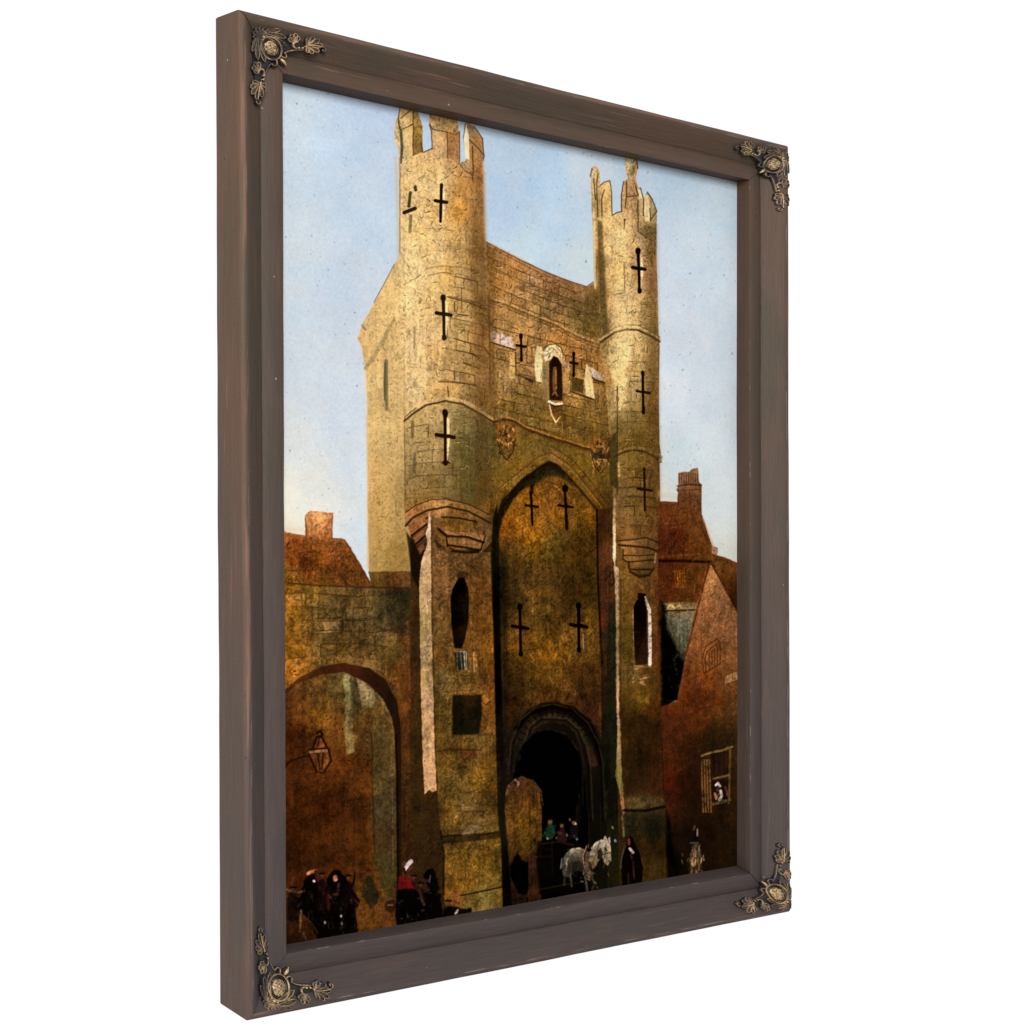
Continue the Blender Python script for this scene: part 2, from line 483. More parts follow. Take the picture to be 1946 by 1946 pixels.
PY = ((IPL[1, 0] * GX + IPL[1, 1] * GY + IPL[1, 2]) / _w).astype(np.float32)
img = np.zeros((NY, NX, 3), np.float32)
TEX = np.zeros((NY, NX), np.float32)
rng = np.random.default_rng(5)
rr_ = random.Random(9)

def vnoise(cx, cy, seed):
    """smooth value noise, cx by cy cells across the canvas"""
    r = np.random.default_rng(seed).random((cy + 3, cx + 3)).astype(np.float32)
    x = np.linspace(0, cx, NX, dtype=np.float32); y = np.linspace(0, cy, NY, dtype=np.float32)
    xi = x.astype(int); yi = y.astype(int); fx = x - xi; fy = y - yi
    fx = fx * fx * (3 - 2 * fx); fy = (fy * fy * (3 - 2 * fy))[:, None]
    a = r[yi][:, xi]; b = r[yi][:, xi + 1]; c = r[yi + 1][:, xi]; d = r[yi + 1][:, xi + 1]
    return (a * (1 - fx) + b * fx) * (1 - fy) + (c * (1 - fx) + d * fx) * fy - .5
def fbm(c, seed, octv=4, g=.55, asp=1.36):
    s = 0; a = 1.0; t = 0
    for i in range(octv):
        s = s + a * vnoise(int(c * 2 ** i), int(c * asp * 2 ** i), seed + i * 17); t += a; a *= g
    return s / t * 2
N_BIG = fbm(5, 1); N_MED = fbm(22, 2); N_FINE = fbm(90, 3, 3, .7); N_GR = vnoise(330, 450, 4) * 1.1 + vnoise(470, 640, 44) * .9
N_HUE = fbm(9, 5); N_HUE2 = fbm(30, 6)
N_VERT = vnoise(300, 30, 7) + vnoise(150, 12, 8)
N_DIAG = fbm(60, 9, 3)

def box(x0, y0, x1, y1, pad=0):
    xs, ys = [], []
    for (x, y) in ((x0 - pad, y0 - pad), (x1 + pad, y0 - pad), (x0 - pad, y1 + pad), (x1 + pad, y1 + pad)):
        q = PLANE @ np.array([x, y, 1.0]); q /= q[2]
        xs.append((q[0] - CX0) / (CX1 - CX0) * (NX - 1)); ys.append((CY1 - q[1]) / (CY1 - CY0) * (NY - 1))
    a, b = max(0, int(min(xs)) - 1), min(NX, int(max(xs)) + 2)
    c, d = max(0, int(min(ys)) - 1), min(NY, int(max(ys)) + 2)
    if a >= b or c >= d: return None
    return (slice(c, d), slice(a, b))

def field(col, s):
    if isinstance(col, tuple): return np.array(col, np.float32)
    X, Y = PX[s], PY[s]
    num = np.zeros(X.shape + (3,), np.float32); den = np.zeros(X.shape, np.float32)
    for (x, y, c) in col:
        w = 1 / (((X - x) ** 2 * 1.6 + (Y - y) ** 2 + 260.0) ** 1.6)
        den += w; num += w[..., None] * np.array(c, np.float32)
    return num / den[..., None]

def polymask(poly, s, soft):
    X, Y = PX[s], PY[s]
    d2 = np.full(X.shape, 1e12, np.float32); ins = np.zeros(X.shape, bool)
    n = len(poly)
    for i in range(n):
        x0, y0 = poly[i]; x1, y1 = poly[(i + 1) % n]
        dx, dy = x1 - x0, y1 - y0; L = dx * dx + dy * dy + 1e-9
        t = np.clip(((X - x0) * dx + (Y - y0) * dy) / L, 0, 1)
        d2 = np.minimum(d2, (X - x0 - t * dx) ** 2 + (Y - y0 - t * dy) ** 2)
        if y0 != y1:
            c = ((y0 > Y) != (y1 > Y)) & (X < (x1 - x0) * (Y - y0) / (y1 - y0) + x0)
            ins ^= c
    d = np.sqrt(d2) * np.where(ins, 1, -1)
    return d

def fill(poly, col, soft=1.0, a=1.0, tex=None, rough=0.0, pad=None):
    xs = [p[0] for p in poly]; ys = [p[1] for p in poly]
    s = box(min(xs), min(ys), max(xs), max(ys), pad=soft * 2 + rough * 2 + 2)
    if s is None: return
    d = polymask(poly, s, soft)
    if rough: d = d + rough * (N_FINE[s] * 1.6 + N_MED[s] * .8)
    m = np.clip(d / (2 * soft) + .5, 0, 1); m = m * m * (3 - 2 * m) * a
    c = field(col, s)
    img[s] = img[s] * (1 - m[..., None]) + c * m[..., None]
    if tex is not None: TEX[s] = TEX[s] * (1 - m) + tex * m

def stroke(path, w, col, a=1.0, soft=.7, dry=0.0, taper=False, tex=None):
    xs = [p[0] for p in path]; ys = [p[1] for p in path]
    w = [max(q, 1.0) * (1.25 if q < 4 else 1.0) for q in w] if isinstance(w, (list, tuple)) else max(w, 1.0) * (1.25 if w < 4 else 1.0)
    wm = w if not isinstance(w, (list, tuple)) else max(w)
    s = box(min(xs), min(ys), max(xs), max(ys), pad=wm + soft * 2 + 1)
    if s is None: return
    X, Y = PX[s], PY[s]
    best = np.full(X.shape, 1e9, np.float32)
    n = len(path) - 1
    for i in range(n):
        x0, y0 = path[i]; x1, y1 = path[i + 1]
        dx, dy = x1 - x0, y1 - y0; L = dx * dx + dy * dy + 1e-9
        t = np.clip(((X - x0) * dx + (Y - y0) * dy) / L, 0, 1)
        d = np.sqrt((X - x0 - t * dx) ** 2 + (Y - y0 - t * dy) ** 2)
        if isinstance(w, (list, tuple)): hw = (w[i] + (w[i + 1] - w[i]) * t) / 2
        elif taper: hw = w / 2 * np.sin(np.pi * np.clip((i + t) / n, .06, .94))
        else: hw = w / 2
        best = np.minimum(best, d - hw)
    m = np.clip(.5 - best / (2 * soft), 0, 1) * a
    if dry: m = m * np.clip(1 - dry + dry * 2.2 * (N_FINE[s] + .35 + N_GR[s] * .7), 0, 1)
    c = field(col, s)
    img[s] = img[s] * (1 - m[..., None]) + c * m[..., None]
    if tex is not None: TEX[s] = TEX[s] * (1 - m) + tex * m

def inside(x, y, poly):
    c = False; n = len(poly)
    for i in range(n):
        x0, y0 = poly[i]; x1, y1 = poly[(i + 1) % n]
        if (y0 > y) != (y1 > y) and x < (x1 - x0) * (y - y0) / (y1 - y0) + x0: c = not c
    return c

def wob(path, amp=.8, step=9):
    out = []
    for i in range(len(path) - 1):
        (x0, y0), (x1, y1) = path[i], path[i + 1]
        n = max(1, int(math.dist(path[i], path[i + 1]) / step))
        for j in range(n):
            t = j / n
            out.append((x0 + (x1 - x0) * t + rr_.uniform(-amp, amp), y0 + (y1 - y0) * t + rr_.uniform(-amp, amp)))
    out.append(path[-1]); return out

def courses(poly, yf, k0, k1, gap, col=(60, 42, 22), a=.55, w=1.1, block=24, keep=.72, tone=14):
    w *= 1.25; a = min(.97, a * 1.5); keep = min(.95, keep * 1.15)
    """painted masonry: yf(k, x) gives the height of joint number k at x"""
    xs = [p[0] for p in poly]; xa, xb = min(xs), max(xs)
    for k in range(k0, k1):
        x = xa + rr_.uniform(-8, 8)
        while x < xb:
            L = rr_.uniform(.7, 1.5) * block
            pts = [(x + L * i / 4, yf(k, x + L * i / 4) + rr_.uniform(-.8, .8)) for i in range(5)]
            mid = pts[2]
            if inside(*mid, poly) and inside(*pts[0], poly) and inside(*pts[4], poly):
                y2 = yf(k + 1, x + L)
                ce = (x + L / 2, (mid[1] + yf(k + 1, mid[0])) / 2)
                if rr_.random() < .75:
                    t = rr_.uniform(-tone, tone)
                    q = [pts[0], pts[4], (pts[4][0], y2), (pts[0][0], yf(k + 1, x))]
                    cc = (30, 20, 8) if t < 0 else (215, 175, 110)
                    fill(q, cc, soft=1.4, a=abs(t) / 110)
                if rr_.random() < keep:
                    stroke(pts, rr_.uniform(.7, 1.3) * w, col, a=a * rr_.uniform(.45, 1), soft=.6, dry=.5)
                if rr_.random() < keep * .8:
                    e = pts[4]
                    stroke([(e[0], e[1]), (e[0] + rr_.uniform(-1.5, 1.5), (e[1] + y2) / 2), (e[0] + rr_.uniform(-1, 1), y2)], rr_.uniform(.7, 1.2) * w, col, a=a * rr_.uniform(.4, 1), soft=.6, dry=.4)
            x += L

def same(x0, y0, x1, y1, tol=30):
    """both ends lie on the same painted surface (no stroke runs over an outline)"""
    for q in ((x1, y1), ((x0 + x1) / 2, (y0 + y1) / 2)):
        a, b = box(x0, y0, x0, y0), box(q[0], q[1], q[0], q[1])
        if a is None or b is None: return False
        if np.abs(img[a].reshape(-1, 3).mean(axis=0) - img[b].reshape(-1, 3).mean(axis=0)).max() > tol: return False
    return True

def hatch(poly, n, lo=.68, hi=1.28, L=(3, 10), w=(1.0, 2.4), ang=(0.9, 2.2, 1.57, 0.2), a=(.2, .5)):
    """short strokes that pick up and shift the colour already there"""
    xs = [p[0] for p in poly]; ys = [p[1] for p in poly]
    for i in range(n):
        x, y = rr_.uniform(min(xs), max(xs)), rr_.uniform(min(ys), max(ys))
        if not inside(x, y, poly): continue
        s = box(x, y, x, y)
        if s is None: continue
        c = img[s].reshape(-1, 3).mean(axis=0)
        f = rr_.uniform(lo, hi); t = rr_.uniform(-9, 9)
        an = rr_.choice(ang) + rr_.uniform(-.35, .35); l = rr_.uniform(*L)
        if not same(x, y, x + l * math.cos(an) * 1.25, y - l * math.sin(an) * 1.25): continue
        stroke([(x, y), (x + l * math.cos(an), y - l * math.sin(an))], rr_.uniform(*w), (float(c[0] * f + t), float(c[1] * f), float(c[2] * f - t)), a=rr_.uniform(*a), soft=.7, dry=.25)

def cracks(poly, n, L=(5, 18), c=(52, 36, 18), a=(.35, .8)):
    xs = [p[0] for p in poly]; ys = [p[1] for p in poly]
    for i in range(n):
        x, y = rr_.uniform(min(xs), max(xs)), rr_.uniform(min(ys), max(ys))
        if not inside(x, y, poly): continue
        s = box(x, y, x, y); c0 = img[s].reshape(-1, 3).mean(axis=0)
        if c0.mean() < 42 or c0[2] > .85 * c0[0]: continue
        an = rr_.choice((0.0, 0.1, 1.57, 1.5, -.5, .3)); l = rr_.uniform(*L); p = [(x, y)]
        for j in range(3):
            an += rr_.uniform(-.5, .5); x += l / 3 * math.cos(an); y += l / 3 * math.sin(an); p.append((x, y))
        if not same(p[0][0], p[0][1], p[-1][0] + 2, p[-1][1], 48): continue
        stroke(p, rr_.uniform(.8, 1.7), c, a=rr_.uniform(*a), soft=.6, taper=True, dry=.2)
        if rr_.random() < .5: stroke([(q[0] + 1.5, q[1] + 1.8) for q in p], 1.2, (222, 184, 122) if p[0][1] < 900 else (150, 112, 46), a=.3, soft=.6, dry=.4)

def adj(pal, r=1.0, g=1.0, b=1.0):
    return [(x, y, (c[0] * r, c[1] * g, c[2] * b)) for x, y, c in pal]

SLITS = []
def cross(x, y, h, wd, tilt=0.0, c=(26, 16, 8), lw=3.4, glint=None, arm=.42, knob=True):
    """arrow slit: upright bar with a cross bar"""
    SLITS.append((x, y, h, wd, tilt, c, lw, glint, arm, knob))
    if glint: stroke([(x + lw * .9, y + h * .12), (x + lw * 1.1, y + h * .5), (x + lw * .7, y + h * .95)], [lw * .6, lw * .9, .5], glint, a=.8, dry=.3)
    stroke([(x - tilt * .5, y), (x, y + h * arm), (x + tilt * .5, y + h)], [lw * 1.1, lw, lw * .95], c, a=.96, soft=.7)
    stroke([(x - wd * .5, y + h * arm - wd * .06), (x - wd * .2, y + h * arm), (x + wd * .2, y + h * arm + 1), (x + wd * .5, y + h * arm + wd * .10)], [lw * 1.2, lw * 1.2, lw * 1.3, lw * 1.1], c, a=.95, soft=.7)
    if knob:
        stroke([(x - tilt * .5, y - .5), (x - tilt * .5, y + 2.5)], lw * 1.8, c, a=.9, soft=.8)
        stroke([(x + tilt * .5, y + h - 3), (x + tilt * .5, y + h)], lw * 1.5, c, a=.85, soft=.8)

# ---- sky
SKY = [(540, 170, (196, 210, 220)), (560, 320, (192, 208, 222)), (640, 260, (180, 200, 224)), (700, 200, (172, 194, 224)), (720, 400, (188, 206, 226)), (560, 500, (206, 215, 222)),
       (640, 560, (196, 208, 224)), (560, 700, (208, 216, 226)), (640, 780, (206, 214, 226)), (560, 830, (226, 224, 220)), (545, 950, (244, 230, 202)), (545, 990, (246, 226, 192)), (600, 940, (236, 228, 212)), (1265, 940, (240, 226, 200)),
       (670, 900, (212, 218, 224)), (680, 1040, (208, 214, 218)), (960, 260, (170, 196, 220)), (960, 400, (164, 190, 222)), (1040, 340, (158, 190, 222)), (1060, 440, (172, 198, 222)),
       (1000, 470, (176, 202, 216)), (1100, 500, (194, 210, 216)), (1110, 330, (180, 198, 214)), (1280, 360, (176, 200, 222)), (1380, 380, (192, 212, 226)), (1290, 480, (206, 218, 232)),
       (1380, 560, (210, 222, 234)), (1290, 620, (214, 220, 232)), (1390, 700, (212, 222, 234)), (1290, 760, (216, 222, 232)), (1380, 860, (222, 230, 236)), (1280, 880, (206, 220, 226)),
       (1270, 930, (208, 214, 212)), (1390, 960, (226, 232, 232)), (1385, 1050, (222, 216, 200)), (720, 600, (206, 212, 222))]
SKY = [(x, y, tuple(q * .64 + p * .36 for q, p in zip(c, (212, 221, 222)))) for x, y, c in SKY]
s_all = (slice(0, NY), slice(0, NX))
img[:] = field(SKY, s_all)
TEX[:] = 0.0
_n = (N_BIG * 7 + N_MED * 5 + N_FINE * 3 + N_GR * 9)
img += _n[..., None] * np.array([1.0, .9, .75], np.float32)
img += (np.clip(N_BIG - .05, 0, 1) * 14)[..., None]
img += (N_HUE2 * 5)[..., None] * np.array([1.0, .1, -.6], np.float32)
for i in range(620):
    x, y = rr_.uniform(520, 1410), rr_.uniform(160, 1060)
    r = rr_.uniform(.8, 1.7) if rr_.random() < .92 else rr_.uniform(2, 3)
    stroke([(x, y), (x + rr_.uniform(-.8, .8), y + rr_.uniform(.5, 1.8))], r, (112, 132, 156), a=rr_.uniform(.25, .7), soft=.8)
for i in range(90):
    x, y = rr_.uniform(530, 1400), rr_.uniform(180, 1000)
    stroke([(x, y), (x + rr_.uniform(1, 4), y + rr_.uniform(-1, 1))], 1.6, (200, 176, 168), a=.35, soft=1.0)
for i in range(200):
    x, y = rr_.uniform(530, 1400), rr_.uniform(180, 1000)
    stroke([(x, y), (x + rr_.uniform(-3, 3), y + rr_.uniform(-1, 2))], 1.8, (232, 236, 238), a=.4, soft=1.0)

# ---- distant houses on the left
GLOW = (212, 190, 150)
stroke([(545, 1006), (580, 1008)], 8, GLOW, a=.4, soft=5)
fill([(500, 1010), (539, 1009), (556, 1014), (580, 1018), (581, 990), (580, 980), (590, 971), (635, 974), (633, 985), (631, 1000), (632, 1022), (648, 1022), (656, 1025), (667, 1041), (706, 1110), (706, 1125), (500, 1125)],
     [(540, 1016, (160, 100, 44)), (590, 990, (186, 130, 70)), (612, 985, (200, 146, 84)), (630, 1000, (164, 108, 56)), (560, 1040, (118, 66, 26)), (620, 1040, (122, 74, 34)), (580, 1070, (86, 46, 22)),
      (650, 1045, (120, 76, 40)), (640, 1075, (98, 56, 26)), (690, 1100, (96, 58, 26)), (560, 1100, (124, 88, 34)), (620, 1104, (116, 80, 30)), (680, 1112, (118, 80, 30))], rough=1.2, tex=1.25)
stroke(wob([(581, 985), (583, 1016)], .8), 2.2, (70, 46, 24), a=.6, dry=.4)
stroke(wob([(632, 980), (631, 1024)], .8), 2.0, (80, 50, 26), a=.6, dry=.4)
stroke(wob([(655, 1026), (704, 1108)], .7), 1.8, (66, 36, 18), a=.7)
for y in (1034, 1048, 1062, 1074):
    for i in range(9):
        x = 545 + i * 13 + rr_.uniform(-4, 4); stroke([(x, y), (x + 7, y + rr_.uniform(-1, 1))], 1.3, (70, 36, 16), a=.35)

# ---- shadowless back wall of the gatehouse (pale ochre)
WALL = [(700, 660, (206, 168, 104)), (720, 620, (204, 166, 102)), (750, 560, (204, 166, 100)), (745, 520, (206, 170, 108)), (735, 700, (204, 166, 102)), (760, 760, (200, 162, 100)), (720, 800, (202, 166, 100)),
        (705, 900, (198, 158, 92)), (750, 860, (190, 154, 92)), (730, 950, (184, 148, 84)), (760, 940, (166, 134, 76)), (710, 1040, (172, 140, 76)), (750, 1060, (148, 118, 58)), (720, 1000, (176, 142, 78))]
stroke([(694, 700), (699, 800), (699, 1075)], 9, (226, 212, 186), a=.45, soft=4)
fill([(760, 480), (760, 490), (751, 499), (728, 542), (711, 575), (689, 616), (679, 643), (687, 659), (691, 684), (696, 713), (698, 788), (700, 912), (699, 960), (701, 1086), (790, 1090), (790, 480)], WALL, soft=1.2, rough=.6, tex=.55)
stroke([(698, 790), (700, 912), (700, 1080)], 4, (212, 160, 96), a=.5, soft=2)
stroke(wob([(749, 503), (728, 543), (711, 575)], .4), 1.5, (84, 72, 50), a=.6)
stroke([(762, 584), (737, 630), (712, 676), (694, 700)], [3, 6, 8, 6], (148, 126, 78), a=.75, soft=1.2, dry=.25)
stroke([(762, 583), (731, 634)], 1.5, (110, 88, 48), a=.5)
stroke([(688, 618), (694, 626)], 4, (110, 96, 70), a=.5)
stroke([(734, 686), (733, 730), (735, 778)], [7, 9, 5], (98, 92, 58), a=.9, soft=1.2, dry=.2)
stroke([(732, 690), (731, 760)], 2.2, (66, 60, 38), a=.6)

# ---- low wall and arch on the left
LW = [(545, 1135, (150, 104, 32)), (580, 1130, (116, 92, 40)), (640, 1125, (112, 92, 46)), (700, 1130, (104, 84, 44)), (760, 1130, (66, 56, 30)), (545, 1180, (136, 98, 32)), (610, 1170, (106, 90, 48)), (670, 1165, (112, 92, 50)),
      (720, 1170, (84, 74, 42)), (770, 1200, (76, 54, 30)), (550, 1230, (128, 90, 30)), (620, 1220, (110, 90, 44)), (690, 1220, (100, 78, 38)), (740, 1230, (82, 68, 32)), (560, 1270, (150, 98, 28)), (640, 1245, (122, 92, 38)),
      (700, 1262, (128, 98, 48)), (545, 1300, (140, 88, 26)), (760, 1290, (88, 58, 26)), (790, 1300, (74, 46, 22)), (780, 1400, (76, 48, 22)), (800, 1500, (66, 48, 22)), (780, 1600, (66, 42, 20)), (820, 1640, (54, 36, 18)), (770, 1700, (60, 38, 18))]
fill([(500, 1114), (706, 1114), (790, 1117), (838, 1120), (845, 1830), (500, 1830)], LW, tex=1.25)
fill([(700, 1086), (785, 1086), (785, 1118), (706, 1118)], [(710, 1095, (96, 76, 34)), (750, 1096, (98, 66, 32)), (780, 1100, (104, 76, 42)), (740, 1112, (78, 56, 26))], tex=1.1, rough=1)
stroke(wob([(539, 1106), (600, 1113), (706, 1116), (784, 1118)], .7), 2.6, (56, 34, 16), a=.75, dry=.25)
stroke(wob([(539, 1084), (600, 1083)], .7), 2, (64, 40, 20), a=.5, dry=.4)
for (x, y) in ((653, 1088), (657, 1100), (738, 1106), (746, 1096)):
    stroke([(x, y), (x + 3, y + 24)], 2.4, (60, 36, 18), a=.6, dry=.3)
courses([(541, 1120), (770, 1122), (762, 1300), (735, 1275), (700, 1255), (654, 1248), (600, 1256), (541, 1290)], lambda k, x: 1130 + 24 * k + 3 * math.sin(x * .03 + k), 0, 7, 24, block=36, a=.6, w=1.5, tone=24)
for p in ([(592, 1152), (594, 1190), (600, 1199), (650, 1197), (652, 1160)], [(654, 1156), (660, 1180), (700, 1178), (715, 1172)], [(652, 1176), (652, 1198)], [(692, 1180), (694, 1204), (745, 1196)], [(600, 1176), (650, 1174)]):
    stroke(wob(p, .8), 1.7, (48, 34, 16), a=.75, dry=.3)
fill([(735, 1120), (784, 1120), (784, 1210), (750, 1200), (738, 1160)], (44, 42, 26), soft=9, a=.55)
# arch opening
AO = [(520, 1332), (539, 1313), (571, 1286), (609, 1266), (654, 1260), (702, 1270), (733, 1293), (754, 1331), (762, 1385), (762, 1830), (520, 1830)]
AI = [(520, 1340), (542, 1321), (571, 1296), (613, 1281), (654, 1277), (696, 1298), (727, 1327), (741, 1356), (749, 1385), (753, 1500), (754, 1830), (520, 1830)]
stroke([(541, 1304), (575, 1276), (612, 1257), (654, 1251), (705, 1260), (740, 1286), (760, 1326)], 9, (126, 94, 44), a=.4, soft=3, dry=.4)
fill(AO, [(560, 1300, (64, 40, 22)), (654, 1268, (72, 36, 20)), (720, 1290, (46, 26, 14)), (750, 1340, (34, 22, 12)), (758, 1500, (40, 26, 14)), (758, 1700, (40, 26, 14))], soft=1.2, rough=1.0, tex=.6)
INS = [(560, 1340, (92, 58, 26)), (600, 1310, (100, 72, 32)), (640, 1300, (110, 92, 44)), (690, 1310, (96, 82, 46)), (560, 1400, (72, 38, 16)), (605, 1370, (138, 92, 26)), (640, 1400, (104, 66, 24)), (690, 1370, (92, 66, 30)), (725, 1380, (104, 84, 42)),
       (545, 1450, (88, 50, 20)), (600, 1470, (110, 62, 20)), (660, 1460, (96, 54, 20)), (560, 1520, (84, 46, 18)), (620, 1530, (76, 36, 14)), (680, 1500, (104, 62, 22)), (550, 1600, (70, 36, 14)), (620, 1590, (94, 54, 20)), (690, 1600, (112, 68, 22)), (560, 1680, (72, 38, 16)),
       (640, 1660, (84, 44, 16)), (690, 1660, (100, 62, 24)), (700, 1740, (108, 70, 26)), (560, 1780, (60, 34, 16))]
fill(AI, INS, soft=1.3, rough=.8, tex=1.3)
fill([(706, 1400), (740, 1370), (750, 1400), (754, 1520), (755, 1700), (735, 1720), (712, 1640), (706, 1560)],
     [(720, 1420, (92, 76, 40)), (730, 1480, (80, 78, 48)), (735, 1540, (76, 78, 52)), (730, 1600, (66, 60, 38)), (735, 1660, (64, 68, 36)), (725, 1700, (68, 66, 34))], soft=7, a=.72, tex=1.0)
fill([(652, 1279), (664, 1282), (668, 1330), (670, 1380), (674, 1428), (660, 1434), (655, 1400), (656, 1340)], [(660, 1290, (150, 142, 80)), (664, 1340, (132, 122, 66)), (664, 1420, (140, 122, 62))], soft=2.2, a=.85, rough=1.5, tex=1.1)
fill([(678, 1288), (700, 1300), (712, 1318), (712, 1345), (700, 1346), (692, 1360), (686, 1340)], [(690, 1295, (158, 138, 88)), (704, 1330, (130, 118, 72)), (692, 1350, (110, 96, 52))], soft=2, a=.8, rough=1.5, tex=1.1)
fill([(664, 1290), (680, 1300), (686, 1340), (680, 1380), (668, 1360)], (66, 60, 34), soft=3, a=.6)
stroke([(716, 1318), (728, 1334), (736, 1352)], 4, (150, 142, 100), a=.4, soft=2, dry=.5)
stroke(wob([(706, 1390), (707, 1470), (710, 1560), (712, 1640)], .8), 2.2, (44, 28, 14), a=.6, dry=.3)
stroke([(752, 1395), (755, 1470), (756, 1600), (757, 1720)], 4.2, (14, 12, 10), a=.9, soft=1.2)
stroke([(744, 1420), (746, 1560), (747, 1650)], 1.6, (130, 130, 96), a=.35, dry=.5)
# lantern on its bracket
LB = (44, 22, 14)
stroke([(541, 1454), (552, 1445), (566, 1440), (584, 1436)], 2.2, LB, a=.85)
stroke([(541, 1446), (560, 1442)], 1.4, LB, a=.6)
fill([(598, 1405), (615, 1405), (623, 1423), (590, 1425)], (126, 78, 32), soft=.8)
fill([(588, 1427), (622, 1424), (627, 1446), (616, 1468), (602, 1470), (596, 1456)], (130, 78, 34), soft=.9)
stroke([(589, 1429), (620, 1426)], 5, (166, 124, 66), a=.9, dry=.3)
stroke([(602, 1393), (607, 1389), (612, 1394), (610, 1400), (604, 1400)], 5, LB, a=.95)
for p in ([(602, 1400), (593, 1424)], [(611, 1400), (624, 1426)], [(606, 1404), (604, 1418)], [(587, 1425), (623, 1422)], [(586, 1432), (601, 1466)], [(624, 1424), (629, 1446)], [(628, 1447), (616, 1466)], [(600, 1467), (616, 1468)], [(604, 1432), (607, 1462)], [(614, 1430), (611, 1462)]):
    stroke(p, 2.6, LB, a=.85, soft=.8)
stroke([(603, 1470), (596, 1500)], 2, (140, 84, 28), a=.5, dry=.5); stroke([(616, 1470), (606, 1508)], 2.6, (146, 88, 28), a=.5, dry=.5)
for i in range(60):
    x, y = rr_.uniform(545, 700), rr_.uniform(1480, 1700)
    stroke([(x, y), (x + rr_.uniform(-4, 4), y + rr_.uniform(15, 50))], rr_.uniform(1.5, 4), rr_.choice([(128, 74, 24), (52, 26, 12), (104, 54, 18), (40, 26, 14)]), a=.35, soft=1.6, dry=.7)
for i in range(40):
    x, y = rr_.uniform(762, 832), rr_.uniform(1340, 1660)
    stroke([(x, y), (x + rr_.uniform(-1, 3), y + rr_.uniform(30, 90))], rr_.uniform(1.5, 3.5), rr_.choice([(108, 68, 28), (44, 26, 14), (96, 70, 30), (34, 24, 14)]), a=.4, soft=1.4, dry=.6)
stroke([(785, 1130), (786, 1250), (790, 1370)], 6, (46, 30, 16), a=.8, soft=2, dry=.3)
stroke([(775, 1180), (777, 1260), (781, 1345)], 3, (122, 66, 32), a=.55, soft=1.2, dry=.5)
fill([(777, 1350), (790, 1348), (800, 1358), (794, 1374), (782, 1366)], (26, 22, 14), soft=2, a=.95)

# ---- middle wall between the turrets
fill([(780, 1000), (1262, 1000), (1262, 1330), (1290, 1340), (1290, 1850), (780, 1850)], (58, 42, 20), soft=1.5, tex=1)
MW = [(935, 500, (126, 92, 50)), (980, 510, (158, 112, 66)), (1040, 540, (150, 104, 60)), (1100, 560, (140, 98, 54)), (935, 560, (150, 108, 58)), (980, 560, (164, 122, 72)), (1030, 590, (146, 112, 62)), (1060, 600, (150, 114, 68)),
      (1110, 620, (112, 88, 44)), (1130, 580, (118, 84, 44)), (940, 620, (146, 112, 58)), (990, 630, (168, 122, 64)), (1050, 660, (166, 116, 58)), (1100, 660, (158, 106, 50)), (1140, 690, (154, 104, 48)), (950, 690, (158, 118, 64)), (1000, 700, (168, 122, 66)),
      (940, 750, (150, 112, 58)), (990, 770, (132, 100, 48)), (1040, 800, (112, 84, 36)), (1100, 750, (150, 114, 58)), (1120, 790, (150, 112, 52)), (1160, 760, (140, 102, 48)), (940, 850, (86, 72, 34)), (940, 810, (104, 82, 40)), (962, 840, (122, 90, 36)), (1010, 830, (108, 84, 34)), (1060, 840, (96, 74, 32)),
      (1120, 830, (112, 82, 34)), (1160, 820, (106, 78, 34)), (980, 890, (120, 88, 30)), (1110, 870, (116, 86, 30)), (1150, 900, (92, 72, 30)), (945, 900, (104, 80, 32)), (1150, 960, (76, 58, 26)), (1100, 920, (104, 76, 30)), (945, 960, (80, 60, 26))]
fill([(915, 452), (923, 458), (977, 487), (1028, 512), (1064, 527), (1115, 545), (1122, 542), (1134, 534), (1175, 540), (1178, 1000), (925, 1000)], MW, soft=1.1, rough=.5, tex=1.1)
stroke(wob([(922, 459), (977, 488), (1028, 513), (1064, 528), (1115, 545), (1127, 536)], .5), 1.8, (88, 56, 28), a=.75)
stroke(wob([(925, 466), (977, 494), (1028, 520), (1080, 541)], .5), 1.5, (100, 66, 34), a=.6)
stroke([(930, 461), (1000, 497)], 2.4, (206, 158, 104), a=.45, dry=.4)
courses([(925, 470), (1020, 518), (1128, 550), (1138, 600), (1140, 660), (1060, 620), (925, 560)], lambda k, x: 470 + (x - 925) * .47 - .0004 * (x - 925) ** 2 + 17 * k, 0, 9, 17, block=25, a=.65, w=1.2, keep=.85, tone=22)
# string course sloping to the right turret
for dy, c, w_, a_ in ((0, (196, 150, 92), 3.0, .5), (4, (98, 66, 30), 3.4, .7), (10, (90, 62, 28), 2.0, .6), (13, (180, 130, 76), 2.4, .4)):
    stroke(wob([(926, 565 + dy), (960, 575 + dy), (1000, 592 + dy), (1050, 612 + dy), (1100, 638 + dy), (1140, 652 + dy)], .6), w_, c, a=a_, dry=.25)
stroke(wob([(925, 508), (960, 522), (1000, 545), (1040, 560), (1075, 575)], .8), 2.6, (92, 74, 40), a=.5, dry=.3)
fill([(1075, 570), (1140, 560), (1142, 650), (1100, 630), (1080, 600)], (86, 70, 34), soft=9, a=.5, tex=1.2)
courses([(930, 600), (1060, 640), (1140, 670), (1165, 720), (1165, 830), (1080, 830), (930, 790)], lambda k, x: 600 + (x - 925) * .25 + 19 * k, -1, 12, 19, block=28, a=.6, w=1.3, keep=.72, tone=20)
